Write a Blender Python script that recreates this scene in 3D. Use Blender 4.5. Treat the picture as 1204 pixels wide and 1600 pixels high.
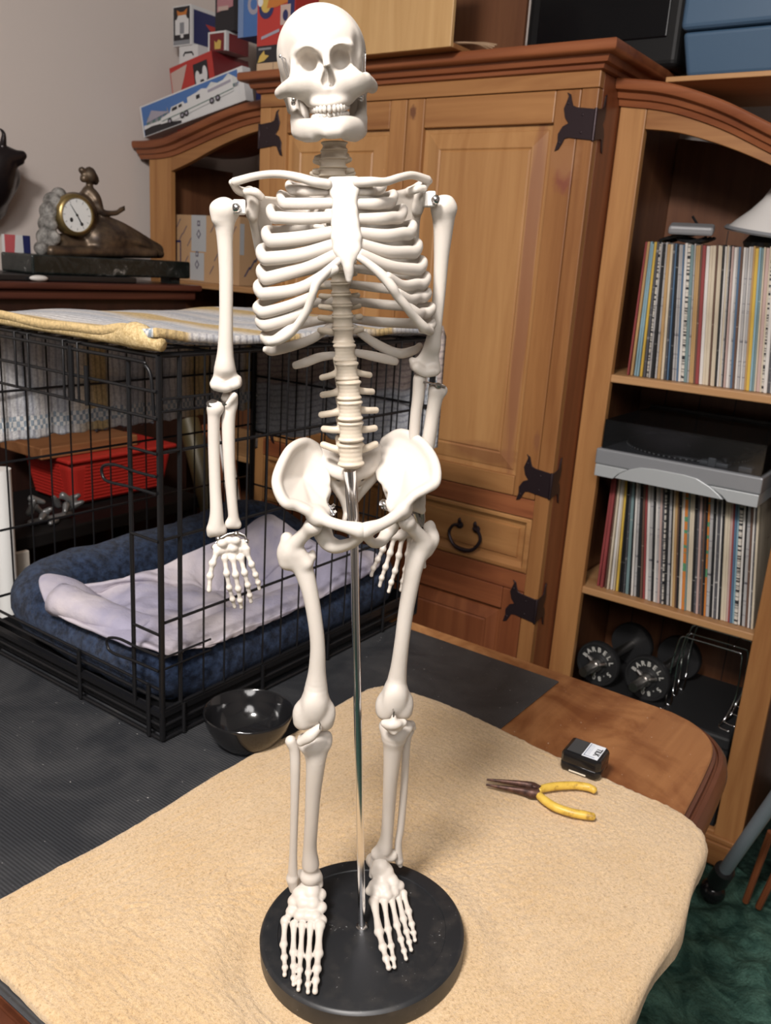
import bpy, bmesh, math, random
import numpy as np
from mathutils import Vector, Matrix, Euler

for o in list(bpy.data.objects):
    bpy.data.objects.remove(o)
SC = bpy.context.scene
COL = SC.collection
PI = math.pi

# ------------------------------------------------------------------ camera
FPX = 1346.0                      # focal length in pixels of the 1204 x 1600 frame
CAM = np.array([0.0, 0.0, 1.42])
_p, _r, _y = math.radians(16.23), math.radians(3.78), math.radians(-55.0)
_X = np.array([-math.sin(_y), -math.cos(_y), 0.0])
_Y = np.array([math.sin(_y + PI/2), math.cos(_y + PI/2), 0.0])
def _loc(v):
    return np.array([v @ _X, v @ _Y, v[2]])
_fw0 = np.array([0, math.cos(_p), -math.sin(_p)])
_up0 = np.array([0, math.sin(_p), math.cos(_p)])
_rt0 = np.array([1.0, 0, 0])
C_RT = _loc(math.cos(_r)*_rt0 + math.sin(_r)*_up0)
C_UP = _loc(-math.sin(_r)*_rt0 + math.cos(_r)*_up0)
C_FW = _loc(_fw0)
cam_d = bpy.data.cameras.new('camera')
cam = bpy.data.objects.new('camera', cam_d)
COL.objects.link(cam)
_m = Matrix.Identity(4)
for i in range(3):
    _m[i][0] = C_RT[i]; _m[i][1] = C_UP[i]; _m[i][2] = -C_FW[i]; _m[i][3] = CAM[i]
cam.matrix_world = _m
cam_d.sensor_fit = 'VERTICAL'
cam_d.sensor_height = 36.0
cam_d.sensor_width = 36.0*1204/1600
cam_d.lens = FPX/1600*36.0
cam_d.clip_start = 0.01
cam_d.dof.use_dof = True
cam_d.dof.focus_distance = 0.74
cam_d.dof.aperture_fstop = 15.0
SC.camera = cam

# ------------------------------------------------------------------ light
SC.view_settings.view_transform = 'Standard'
SC.view_settings.look = 'None'
SC.view_settings.gamma = 1.0
SC.view_settings.use_curve_mapping = False
SC.view_settings.exposure = 0.12
W = bpy.data.worlds.new('world'); SC.world = W
W.use_nodes = True
W.node_tree.nodes['Background'].inputs[0].default_value = (0.75, 0.85, 1.0, 1)
W.node_tree.nodes['Background'].inputs[1].default_value = 0.12
def lamp(name, loc, size, energy, color, target=None):
    d = bpy.data.lights.new(name, 'AREA')
    d.shape = 'DISK'; d.size = size; d.energy = energy; d.color = color
    o = bpy.data.objects.new(name, d); COL.objects.link(o)
    o.location = loc
    t = Vector(target) if target else Vector((loc[0], loc[1], 0))
    o.rotation_euler = (t - Vector(loc)).to_track_quat('-Z', 'Y').to_euler()
    return o
LAMP = lamp('ceiling_lamp', (-0.20, -0.62, 2.69), 0.42, 82.0, (1.0, 0.945, 0.905), (-0.6, 0.8, 0.7))
FILL = lamp('fill_light', (0.75, -0.95, 2.5), 1.2, 34.0, (1.0, 0.955, 0.93), (-0.6, 1.0, 1.0))  # added soft fill from behind the camera, not a lamp of the room

# ------------------------------------------------------------------ helpers
def ray(x, y):
    return C_RT*((x-602)/FPX) - C_UP*((y-800)/FPX) + C_FW
def onX(x, y, v):
    d = ray(x, y); return CAM + d*((v-CAM[0])/d[0])
def onY(x, y, v):
    d = ray(x, y); return CAM + d*((v-CAM[1])/d[1])
def onZ(x, y, v):
    d = ray(x, y); return CAM + d*((v-CAM[2])/d[2])

def tag(o, label=None, cat=None, group=None, kind=None):
    if label: o['label'] = label
    if cat: o['category'] = cat
    if group: o['group'] = group
    if kind: o['kind'] = kind
    return o
def empty(name, loc=(0, 0, 0), label=None, cat=None, group=None, mat=None):
    o = bpy.data.objects.new(name, None); COL.objects.link(o)
    o.empty_display_size = 0.05
    if mat is not None: o.matrix_basis = mat
    else: o.location = loc
    return tag(o, label, cat, group)
def wm(o):
    m = o.matrix_basis.copy()
    p = o.parent
    while p is not None:
        m = p.matrix_basis @ m
        p = p.parent
    return m
def link(name, me, mats=None, parent=None, local=False, smooth=40):
    """One mesh object. Vertices are given in world space unless local."""
    if mats is not None:
        for m in (mats if isinstance(mats, (list, tuple)) else [mats]): me.materials.append(m)
    o = bpy.data.objects.new(name, me); COL.objects.link(o)
    if parent is not None:
        o.parent = parent
        if not local: me.transform(wm(parent).inverted())
    if smooth is not None:
        me.polygons.foreach_set('use_smooth', [True]*len(me.polygons))
        if smooth < 180: me.set_sharp_from_angle(angle=math.radians(smooth))
    return o
def bevel(o, w=0.002, seg=2, ang=40):
    m = o.modifiers.new('bevel', 'BEVEL'); m.width = w; m.segments = seg
    m.limit_method = 'ANGLE'; m.angle_limit = math.radians(ang)
    m.harden_normals = False
    return o
def subsurf(o, n=1):
    m = o.modifiers.new('sub', 'SUBSURF'); m.levels = n; m.render_levels = n
    return o
def rotz(a): return np.array([[math.cos(a), -math.sin(a), 0], [math.sin(a), math.cos(a), 0], [0, 0, 1.0]])
def roty(a): return np.array([[math.cos(a), 0, math.sin(a)], [0, 1.0, 0], [-math.sin(a), 0, math.cos(a)]])
def rotx(a): return np.array([[1.0, 0, 0], [0, math.cos(a), -math.sin(a)], [0, math.sin(a), math.cos(a)]])

def catmull(pts, n=8, closed=False):
    P = [np.asarray(p, float) for p in pts]
    out = []; L = len(P)
    for i in range(L if closed else L-1):
        if closed: p0, p1, p2, p3 = P[i-1], P[i], P[(i+1) % L], P[(i+2) % L]
        else:
            p1, p2 = P[i], P[i+1]
            p0 = P[i-1] if i > 0 else 2*p1-p2
            p3 = P[i+2] if i+2 < L else 2*p2-p1
        for k in range(n):
            t = k/n
            out.append(0.5*((2*p1)+(-p0+p2)*t+(2*p0-5*p1+4*p2-p3)*t*t+(-p0+3*p1-3*p2+p3)*t**3))
    if not closed: out.append(P[-1])
    return out

class MB:
    """Collects shapes; build() links them as ONE mesh object."""
    def __init__(s): s.v = []; s.f = []; s.m = []
    def add(s, verts, faces, mi=0):
        k = len(s.v)
        s.v += [tuple(map(float, p)) for p in verts]
        s.f += [tuple(i+k for i in f) for f in faces]
        s.m += [mi]*len(faces)
        return s
    def box(s, lo, hi, R=None, c=None, mi=0):
        x0, y0, z0 = lo; x1, y1, z1 = hi
        v = np.array([(x0,y0,z0),(x1,y0,z0),(x1,y1,z0),(x0,y1,z0),(x0,y0,z1),(x1,y0,z1),(x1,y1,z1),(x0,y1,z1)], float)
        if R is not None:
            c = np.array(c if c is not None else (0,0,0), float)
            v = (R @ v.T).T + c
        return s.add(v, [(0,3,2,1),(4,5,6,7),(0,1,5,4),(1,2,6,5),(2,3,7,6),(3,0,4,7)], mi)
    def hexa(s, bot, top, mi=0):
        return s.add(list(bot)+list(top), [(0,3,2,1),(4,5,6,7),(0,1,5,4),(1,2,6,5),(2,3,7,6),(3,0,4,7)], mi)
    def tube(s, pts, r, n=8, mi=0, closed=False, flat=1.0, up=None, caps=True):
        P = [np.asarray(p, float) for p in pts]; L = len(P)
        R = [r]*L if np.isscalar(r) else list(r)
        if len(R) != L: R = list(np.interp(np.linspace(0, 1, L), np.linspace(0, 1, len(R)), R))
        T = []
        for i in range(L):
            a = P[i-1] if (i > 0 or closed) else P[i]
            b = P[(i+1) % L] if (i < L-1 or closed) else P[i]
            t = b-a; T.append(t/(np.linalg.norm(t)+1e-12))
        u = np.array(up, float) if up is not None else (np.array([0,0,1.0]) if abs(T[0][2]) < 0.9 else np.array([1.0,0,0]))
        v = []; f = []
        for i in range(L):
            u0 = np.array(up, float) if up is not None else u
            u = u0 - T[i]*(u0@T[i]); u /= (np.linalg.norm(u)+1e-12)
            w = np.cross(T[i], u)
            for k in range(n):
                a = 2*PI*k/n
                v.append(P[i]+R[i]*(math.cos(a)*u+flat*math.sin(a)*w))
        for i in range(L if closed else L-1):
            j = (i+1) % L
            for k in range(n):
                f.append((i*n+k, i*n+(k+1) % n, j*n+(k+1) % n, j*n+k))
        if caps and not closed:
            f.append(tuple(range(n-1, -1, -1))); f.append(tuple((L-1)*n+k for k in range(n)))
        return s.add(v, f, mi)
    def lathe(s, prof, c=(0,0,0), axis=(0,0,1), n=32, mi=0, caps=True):
        """prof: list of (radius, height along axis)."""
        a = np.array(axis, float); a /= np.linalg.norm(a)
        u = np.cross(a, (0,1,0) if abs(a[1]) < 0.9 else (1,0,0)); u /= np.linalg.norm(u); w = np.cross(a, u)
        c = np.array(c, float); v = []; f = []
        for (r, h) in prof:
            for k in range(n):
                t = 2*PI*k/n
                v.append(c+a*h+max(r, 1e-5)*(math.cos(t)*u+math.sin(t)*w))
        for i in range(len(prof)-1):
            for k in range(n):
                f.append((i*n+k, i*n+(k+1) % n, (i+1)*n+(k+1) % n, (i+1)*n+k))
        if caps:
            f.append(tuple(range(n-1, -1, -1))); f.append(tuple((len(prof)-1)*n+k for k in range(n)))
        return s.add(v, f, mi)
    def prism(s, poly, o, u, v, d, mi=0):
        """Extrudes 2-D poly (in axes u, v at origin o) by vector d."""
        o, u, v, d = (np.asarray(t, float) for t in (o, u, v, d))
        P = [o+u*a+v*b for a, b in poly]; n = len(P)
        area = sum(poly[i][0]*poly[(i+1) % n][1]-poly[(i+1) % n][0]*poly[i][1] for i in range(n))
        if (np.cross(u, v)@d)*area > 0: P = P[::-1]
        Q = [p+d for p in P]
        return s.add(P+Q, [tuple(range(n)), tuple(range(2*n-1, n-1, -1))]+[((i+1) % n, i, n+i, n+(i+1) % n) for i in range(n)], mi)
    def quad(s, a, b, c, d, mi=0): return s.add([a, b, c, d], [(0,1,2,3)], mi)
    def grid(s, fn, nu, nv, mi=0):
        v = [fn(i/nu, j/nv) for j in range(nv+1) for i in range(nu+1)]
        f = [(j*(nu+1)+i, j*(nu+1)+i+1, (j+1)*(nu+1)+i+1, (j+1)*(nu+1)+i) for j in range(nv) for i in range(nu)]
        return s.add(v, f, mi)
    def ball(s, c, r, n=16, m=10, mi=0, R=None):
        r = np.array([r]*3 if np.isscalar(r) else r, float); c = np.array(c, float)
        v = []; f = []
        for j in range(1, m):
            t = PI*j/m
            for i in range(n):
                a = 2*PI*i/n
                p = r*np.array([math.sin(t)*math.cos(a), math.sin(t)*math.sin(a), math.cos(t)])
                v.append(c+(R@p if R is not None else p))
        tp = r*np.array([0,0,1.0]); bt = -tp
        v.append(c+(R@tp if R is not None else tp)); v.append(c+(R@bt if R is not None else bt))
        for j in range(m-2):
            for i in range(n):
                f.append((j*n+i, (j+1)*n+i, (j+1)*n+(i+1) % n, j*n+(i+1) % n))
        T = len(v)-2
        for i in range(n):
            f.append((T, i, (i+1) % n)); f.append((T+1, (m-2)*n+(i+1) % n, (m-2)*n+i))
        return s.add(v, f, mi)
    def build(s, name, mats, parent=None, smooth=40, local=False):
        me = bpy.data.meshes.new(name)
        me.from_pydata(s.v, [], s.f)
        me.polygons.foreach_set('material_index', s.m)
        me.update()
        return link(name, me, mats, parent, local, smooth)

def text_mesh(name, body, size, o, u, v, mat, parent=None, depth=0.0004, align='CENTER', bold=0.0, sx=1.0):
    """Raised lettering: text laid in the axes u (reading direction) and v (up) at o."""
    c = bpy.data.curves.new(name, 'FONT'); c.body = body; c.size = size
    c.align_x = align; c.align_y = 'CENTER'; c.extrude = depth/2; c.offset = bold; c.resolution_u = 2
    t = bpy.data.objects.new(name, c); COL.objects.link(t)
    bpy.context.view_layer.update()
    me = bpy.data.meshes.new_from_object(t.evaluated_get(bpy.context.evaluated_depsgraph_get()))
    bpy.data.objects.remove(t); bpy.data.curves.remove(c)
    u = np.array(u, float); u /= np.linalg.norm(u); v = np.array(v, float); v /= np.linalg.norm(v); w = np.cross(u, v)
    M = Matrix([list(a)+[b] for a, b in zip(np.array([u*sx, v, w]).T, o)]+[[0,0,0,1]])
    me.transform(M); me.name = name
    me.materials.clear()
    return link(name, me, mat, parent, smooth=None)

# ------------------------------------------------------------------ materials
def mat(name, color, rough=0.5, metal=0.0, spec=0.5, **kw):
    m = bpy.data.materials.new(name); m.use_nodes = True
    b = m.node_tree.nodes['Principled BSDF']
    b.inputs['Base Color'].default_value = (*color, 1)
    b.inputs['Roughness'].default_value = rough
    b.inputs['Metallic'].default_value = metal
    b.inputs['Specular IOR Level'].default_value = spec
    for k, v in kw.items(): b.inputs[k.replace('_', ' ')].default_value = v
    return m
def NT(m): return m.node_tree.nodes, m.node_tree.links, m.node_tree.nodes['Principled BSDF']
def coords(m, kind='Object', scale=(1,1,1), rot=(0,0,0)):
    N, L, B = NT(m)
    tc = N.new('ShaderNodeTexCoord'); mp = N.new('ShaderNodeMapping')
    mp.inputs['Scale'].default_value = scale; mp.inputs['Rotation'].default_value = rot
    L.new(tc.outputs[kind], mp.inputs['Vector']); return mp.outputs[0]
def noise(m, vec, scale=5, detail=3, rough=0.5, dist=0.0):
    N, L, B = NT(m); n = N.new('ShaderNodeTexNoise')
    n.inputs['Scale'].default_value = scale; n.inputs['Detail'].default_value = detail
    n.inputs['Roughness'].default_value = rough; n.inputs['Distortion'].default_value = dist
    if vec is not None: L.new(vec, n.inputs['Vector'])
    return n.outputs['Fac']
def ramp(m, fac, stops, interp='LINEAR'):
    N, L, B = NT(m); r = N.new('ShaderNodeValToRGB'); r.color_ramp.interpolation = interp
    e = r.color_ramp.elements
    while len(e) > 1: e.remove(e[-1])
    e[0].position = stops[0][0]; e[0].color = (*stops[0][1], 1)
    for p, c in stops[1:]:
        k = e.new(p); k.color = (*c, 1)
    L.new(fac, r.inputs[0]); return r.outputs[0]
def mixc(m, fac, a, b, mode='MIX'):
    N, L, B = NT(m); x = N.new('ShaderNodeMix'); x.data_type = 'RGBA'; x.blend_type = mode
    for sock, val in ((x.inputs[0], fac), (x.inputs[6], a), (x.inputs[7], b)):
        if hasattr(val, 'is_linked'): L.new(val, sock)
        elif isinstance(val, tuple): sock.default_value = (*val, 1)
        else: sock.default_value = val
    return x.outputs[2]
def bump(m, h, strength=0.3, dist=0.002):
    N, L, B = NT(m); b = N.new('ShaderNodeBump')
    b.inputs['Strength'].default_value = strength; b.inputs['Distance'].default_value = dist
    L.new(h, b.inputs['Height']); L.new(b.outputs[0], B.inputs['Normal'])
def setc(m, out):
    N, L, B = NT(m); L.new(out, B.inputs['Base Color'])
def blotch(m, c, r, color, soft=(0.55, 1.0), amt=0.85):
    """A knot or streak of darker heartwood at c (object space) with radii r."""
    N, L, B = NT(m)
    base = B.inputs['Base Color'].links[0].from_socket
    tc = N.new('ShaderNodeTexCoord'); mp = N.new('ShaderNodeMapping'); mp.vector_type = 'POINT'
    s = [1.0/k for k in r]
    mp.inputs['Scale'].default_value = s; mp.inputs['Location'].default_value = [-a*b for a, b in zip(c, s)]
    L.new(tc.outputs['Object'], mp.inputs['Vector'])
    ln = N.new('ShaderNodeVectorMath'); ln.operation = 'LENGTH'; L.new(mp.outputs[0], ln.inputs[0])
    ad = N.new('ShaderNodeMath'); ad.operation = 'ADD'
    nn = N.new('ShaderNodeTexNoise'); nn.inputs['Scale'].default_value = 1.6; L.new(mp.outputs[0], nn.inputs['Vector'])
    sb = N.new('ShaderNodeMath'); sb.operation = 'SUBTRACT'; sb.inputs[1].default_value = 0.5; L.new(nn.outputs['Fac'], sb.inputs[0])
    L.new(ln.outputs['Value'], ad.inputs[0]); L.new(sb.outputs[0], ad.inputs[1])
    f = ramp(m, ad.outputs[0], [(soft[0], (amt,)*3), (soft[1], (0, 0, 0))])
    setc(m, mixc(m, f, base, color))
def wood(name, light, dark, grain='z', rough=0.42, knots=0.35, fine=1.0, spec=0.4):
    """Pine-like boards with the grain along one axis."""
    m = mat(name, light, rough, spec=spec)
    s = {'z': (26, 26, 1.6), 'x': (1.6, 26, 26), 'y': (26, 1.6, 26)}[grain]
    v = coords(m, 'Object', tuple(k*fine for k in s))
    g = noise(m, v, 1.0, 4, 0.6, 0.6)
    c = ramp(m, g, [(0.30, dark), (0.50, tuple(0.55*a+0.45*b for a, b in zip(light, dark))), (0.68, light)])
    big = noise(m, coords(m, 'Object', tuple(k*0.13 for k in s)), 1.0, 2, 0.5, 0.3)
    k = ramp(m, big, [(0.35, (1, 1, 1)), (0.72, (1-knots, 1-knots*1.25, 1-knots*1.4))])
    setc(m, mixc(m, 1.0, c, k, 'MULTIPLY'))
    bump(m, g, 0.08, 0.001)
    return m
# ------------------------------------------------------------------ shared materials
PINE = wood('honey_pine', (0.46, 0.235, 0.088), (0.30, 0.130, 0.045), 'z')
PINE_H = wood('honey_pine_rail', (0.43, 0.215, 0.080), (0.28, 0.120, 0.042), 'x')
PINE_L = wood('pale_pine_panel', (0.50, 0.275, 0.110), (0.385, 0.190, 0.070), 'z', knots=0.2)
PINE_R = wood('red_pine', (0.33, 0.115, 0.045), (0.20, 0.060, 0.025), 'x')
PINE_RZ = wood('red_pine_upright', (0.30, 0.105, 0.042), (0.19, 0.058, 0.024), 'z')
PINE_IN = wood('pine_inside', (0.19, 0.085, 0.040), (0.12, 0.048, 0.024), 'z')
SHELF_W = wood('pine_shelf', (0.56, 0.33, 0.16), (0.42, 0.22, 0.09), 'x')
PLY = wood('plywood', (0.58, 0.37, 0.17), (0.47, 0.28, 0.115), 'z', knots=0.1)
MAHOG = wood('mahogany', (0.105, 0.034, 0.022), (0.05, 0.016, 0.012), 'y', 0.3, 0.3)
MAHOG_D = wood('mahogany_dark', (0.035, 0.014, 0.010), (0.018, 0.008, 0.006), 'z', 0.4, 0.3)
IRON = mat('dark_iron', (0.035, 0.022, 0.026), 0.42, 0.6)
BLACK = mat('black_plastic', (0.012, 0.012, 0.013), 0.35)
BLACK_M = mat('black_matte', (0.014, 0.014, 0.015), 0.75)
WIRE = mat('black_wire', (0.007, 0.007, 0.008), 0.38, 0.0, 0.35)
CHROME = mat('chrome', (0.80, 0.80, 0.82), 0.14, 1.0)
STEEL = mat('steel', (0.50, 0.48, 0.46), 0.3, 1.0)
WHITE = mat('white_paint', (0.78, 0.77, 0.75), 0.5)
WALLP = mat('wall_paint', (0.64, 0.575, 0.535), 0.8, spec=0.2)
bump(WALLP, noise(WALLP, coords(WALLP, 'Object', (90, 90, 90)), 1, 3), 0.12, 0.002)
CEILP = mat('ceiling_paint', (0.55, 0.53, 0.50), 0.9, spec=0.2)
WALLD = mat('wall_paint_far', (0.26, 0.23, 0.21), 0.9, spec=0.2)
RUG = mat('green_carpet', (0.03, 0.08, 0.06), 0.95, spec=0.1)
_v = coords(RUG, 'Object', (1, 1, 1))
setc(RUG, mixc(RUG, noise(RUG, _v, 260, 3, 0.7), ramp(RUG, noise(RUG, _v, 13, 4, 0.65, 1.0), [(0.38, (0.022, 0.066, 0.055)), (0.62, (0.15, 0.31, 0.245))]), (0.03, 0.07, 0.055)))
bump(RUG, noise(RUG, _v, 40, 5, 0.7, 0.5), 0.9, 0.02)

# ------------------------------------------------------------------ the room
def struct(name, mb, m, **k): return tag(mb.build(name, m, smooth=None, **k), kind='structure')
XW0, XW1, YW0, YW1, ZC = -2.56, 1.70, -1.60, 2.62, 2.75
# carpet with a tousled pile (only the part near the table is finely modelled)
_rs = np.random.RandomState(3)
_ph = _rs.rand(40, 4)
def rug_z(x, y):
    s = 0.0
    for i in range(26):
        a = _ph[i, 0]*2*PI; fr = 18+70*_ph[i, 1]
        s += math.sin((x*math.cos(a)+y*math.sin(a))*fr+_ph[i, 2]*6.28)/fr
    return -0.016+max(-0.012, min(0.014, s*0.11))
mb = MB()
mb.box((XW0, YW0, -0.06), (XW1, YW1, -0.03))
mb.grid(lambda u, v: (-1.0+2.2*u, 0.6+1.5*v, rug_z(-1.0+2.2*u, 0.6+1.5*v)), 220, 150)
tag(mb.build('floor', RUG, smooth=180), kind='structure')
struct('ceiling', MB().box((XW0, YW0, ZC), (XW1, YW1, ZC+0.05)), CEILP)
struct('wall_left', MB().box((XW0-0.08, YW0, -0.06), (XW0, YW1, ZC)), WALLP)
struct('wall_back', MB().box((XW0, YW1, -0.06), (XW1, YW1+0.08, ZC)), WALLP)
struct('wall_right', MB().box((XW1, YW0, -0.06), (XW1+0.08, YW1, ZC)), WALLD)
struct('wall_front', MB().box((XW0, YW0-0.08, -0.06), (XW1, YW0, ZC)), WALLD)

# ------------------------------------------------------------------ armoire
def panel_door(name, x0, x1, z0, z1, px0, px1, pz0, pz1, ins, y, parent, frame_mats, panel_mat, depth=0.022, rec=0.013):
    """Frame-and-panel door: stiles and rails around a raised and fielded panel."""
    mb = MB(); g = 0.0012
    mb.box((x0, y, z0), (px0, y+depth, z1), mi=0)
    mb.box((px1, y, z0), (x1, y+depth, z1), mi=0)
    mb.box((px0+g, y+0.0006, pz1), (px1-g, y+depth, z1), mi=1)
    mb.box((px0+g, y+0.0006, z0), (px1-g, y+depth, pz0), mi=1)
    d = mb.build(name, frame_mats, parent, smooth=None); bevel(d, 0.0025)
    p = MB()
    loops = []
    for (dx, yy) in ((0, y+rec), (0.012, y+rec+0.001), (0.014, y+rec-0.002), (ins-0.004, y+0.004), (ins, y+0.007), (ins+0.004, y+0.004)):
        loops.append([(px0+dx, yy, pz0+dx), (px1-dx, yy, pz0+dx), (px1-dx, yy, pz1-dx), (px0+dx, yy, pz1-dx)])
    v = [q for l in loops for q in l]; f = []
    for i in range(len(loops)-1):
        for k in range(4):
            f.append((i*4+k, i*4+(k+1) % 4, (i+1)*4+(k+1) % 4, (i+1)*4+k))
    n = (len(loops)-1)*4; f.append((n, n+1, n+2, n+3))
    p.add(v, f); p.box((px0, y+rec+0.002, pz0), (px1, y+depth-0.002, pz1))
    p.build('panel', panel_mat, d, smooth=None)
    return d
HINGE = [(0, .031), (.045, .036), (.056, .040), (.060, .050), (.064, .063), (.074, .068), (.069, .060), (.073, .048), (.078, .034), (.073, .016), (.063, .004),
         (.076, -.002), (.086, -.018), (.085, -.034), (.090, -.054), (.080, -.050), (.074, -.040), (.068, -.028), (.058, -.026), (.045, -.028), (0, -.033)]
def hinge(xc, z, sx, y, parent):
    """Hand-forged strap hinge: one leaf on the door, one round the corner on the side."""
    mb = MB()
    mb.prism(HINGE, (xc, y-0.0005, z), (-sx, 0, 0), (0, 0, 1), (0, -0.003, 0))
    mb.prism([(a*0.62, b) for a, b in HINGE], (xc, y-0.003, z), (0, 1, 0), (0, 0, 1), (sx*0.003, 0, 0))
    mb.tube([(xc, y-0.002, z-0.034), (xc, y-0.002, z+0.033)], 0.0042, 8)
    for (a, b) in ((.030, .020), (.030, -.016), (.068, .045), (.080, -.036)):
        mb.ball((xc-sx*a, y-0.0035, z+b), (.003, .0018, .003), 8, 6)
    o = mb.build('hinge', IRON, parent); bevel(o, 0.0008, 1)
    o['label'] = 'dark iron strap hinge with curled tips'
    return o
YF = 1.927
AX0, AX1 = -1.872, -0.856
AXC = (AX0+AX1)/2
arm = empty('armoire', (AXC, 2.17, 0), 'tall honey pine armoire with panelled doors and iron strap hinges, behind the table', 'armoire')
_rt = np.array([AXC, 2.17, 0])
for (px, py, r, col) in ((880, 278, (.026, .05, .042), (.20, .060, .040)), (645, 176, (.012, .05, .020), (.12, .045, .025)), (880, 250, (.05, .05, .05), (.30, .14, .06)), (588, 300, (.02, .05, .03), (.22, .09, .04)), (838, 690, (.010, .05, .03), (.22, .09, .04))):
    q = onY(px, py, YF)-_rt; blotch(PINE, q, r, col)
blotch(PINE_L, np.array([-.987, YF, 1.32])-_rt, (.020, .1, .60), (.235, .095, .045), (.7, 1.05), .8)
blotch(PINE_L, np.array([-1.06, YF, .955])-_rt, (.13, .1, .035), (.24, .10, .045), (.5, 1.05), .7)
mb = MB()
mb.box((AX1-0.022, YF+0.0245, 0.02), (AX1, 2.44, 1.845), mi=1)
mb.box((AX0, YF+0.0245, 0.02), (AX0+0.022, 2.44, 1.845), mi=1)
mb.box((AX0+0.022, 2.42, 0.02), (AX1-0.022, 2.44, 1.845), mi=1)
mb.box((AX0+0.022, YF+0.03, 1.82), (AX1-0.022, 2.42, 1.845), mi=1)
mb.box((AX0+0.022, YF+0.03, 0.10), (AX1-0.022, 2.42, 0.12), mi=1)
mb.box((AX1-0.040, YF, 0.10), (AX1, YF+0.024, 1.811), mi=0)        # corner stiles
mb.box((AX0, YF, 0.10), (AX0+0.040, YF+0.024, 1.811), mi=0)
o = mb.build('carcass', [PINE, PINE_RZ], arm, smooth=None); bevel(o, 0.002)
mb = MB()
mb.box((AX0, YF, 1.8125), (AX1, YF+0.024, 1.846), mi=0)
o = mb.build('frieze_rail', [PINE_H], arm, smooth=None); bevel(o, 0.0015)
mb = MB()
mb.box((AX0+0.04, YF+0.001, 0.8165), (AX1-0.04, YF+0.024, 0.8645))
mb.box((AX0+0.04, YF+0.001, 0.6185), (AX1-0.04, YF+0.024, 0.6665))
mb.box((AXC-0.012, YF+0.008, 0.12), (AXC+0.012, YF+0.03, 1.81))
o = mb.build('cross_rail', [PINE_R], arm, smooth=None); bevel(o, 0.0015)
def cornice(name, x0, x1, yf, yb, z0, z1, parent, over, m):
    """Stepped crown moulding round front and both sides."""
    prof = [(0, 0), (.16, .05), (.20, .22), (.42, .26), (.50, .44), (.52, .52), (.92, .56), (1.0, .66), (1.0, .92), (.94, 1.0)]
    mb = MB(); rings = []
    for (o_, h) in prof:
        d = o_*over; z = z0+h*(z1-z0)
        rings.append([(x0-d, yf-d, z), (x1+d, yf-d, z), (x1+d, yb, z), (x0-d, yb, z)])
    v = [q for r in rings for q in r]; f = []
    for i in range(len(rings)-1):
        for k in range(4): f.append((i*4+k, i*4+(k+1) % 4, (i+1)*4+(k+1) % 4, (i+1)*4+k))
    f.append((3, 2, 1, 0)); n = 4*(len(rings)-1); f.append((n, n+1, n+2, n+3))
    mb.add(v, f)
    return mb.build(name, m, parent, smooth=50)
cornice('cornice', AX0, AX1, YF, 2.44, 1.846, 1.897, arm, 0.047, PINE_R)
DX1 = AX1-0.0415; DXM = AXC+0.0015
for sx in (1, -1):
    def mx(x): return x if sx > 0 else 2*AXC-x
    def seg(a, b): a, b = mx(a), mx(b); return (min(a, b), max(a, b))
    x0, x1 = seg(DXM, DX1); p0, p1 = seg(-1.312, -0.957)
    xc = AX1 if sx > 0 else AX0
    d = panel_door('upper_door', x0, x1, 0.8665, 1.8105, p0, p1, 0.917, 1.743, 0.053, YF, arm, [PINE, PINE_H], PINE_L)
    hinge(xc, 1.737, sx, YF, d); hinge(xc, 0.912, sx, YF, d)
    lo = panel_door('lower_door', x0, x1, 0.122, 0.6165, p0, p1, 0.18, 0.556, 0.046, YF, arm, [PINE_RZ, PINE_R], PINE_RZ)
    hinge(xc, 0.578, sx, YF, lo); hinge(xc, 0.19, sx, YF, lo)
    # drawer with a sunk field
    mb = MB(); loops = []
    for (dx, dz0, dz1, yy) in ((0, 0, 0, YF+0.003), (.004, .004, .004, YF), (.012, .012, .010, YF), (.018, .018, .015, YF+.006), (.020, .024, .022, YF+.012), (.034, .033, .030, YF+.013), (.036, .036, .033, YF+.008)):
        loops.append([(x0+dx, yy, .6685+dz0), (x1-dx, yy, .6685+dz0), (x1-dx, yy, .8145-dz1), (x0+dx, yy, .8145-dz1)])
    v = [q for l in loops for q in l]; f = []
    for i in range(len(loops)-1):
        for k in range(4): f.append((i*4+k, i*4+(k+1) % 4, (i+1)*4+(k+1) % 4, (i+1)*4+k))
    n = (len(loops)-1)*4; f.append((n, n+1, n+2, n+3)); mb.add(v, f)
    mb.box((x0, YF+.0135, .6685), (x1, YF+.20, .8145))
    dr = mb.build('drawer', [PINE_H], arm, smooth=None)
    pc = (x0+x1)/2+0.049*sx; py = YF+0.004
    mb = MB()
    for s2 in (-1, 1):
        mb.lathe([(.010, 0), (.010, .003), (.005, .005), (.006, .012), (.003, .015)], (pc+s2*.026, py+.004, .752), (0, -1, 0), 10)
        mb.ball((pc+s2*.024, py-.006, .766), (.0055, .004, .009), 8, 6)
    mb.tube(catmull([(pc-.022, py-.010, .757), (pc-.040, py-.012, .750), (pc-.048, py-.014, .728), (pc-.030, py-.016, .700), (pc, py-.016, .692), (pc+.030, py-.016, .700), (pc+.048, py-.014, .728), (pc+.040, py-.012, .750), (pc+.022, py-.010, .757)], 4), [.0045, .004, .0045, .005, .0062, .005, .0045, .004, .0045], 8)
    q = mb.build('drawer_pull', IRON, dr); q['label'] = 'dark iron ring pull'
o = MB().box((AX0+.004, YF+.006, 0.0), (AX1-.004, YF+.03, 0.12)).build('plinth', PINE_R, arm, smooth=None)

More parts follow.
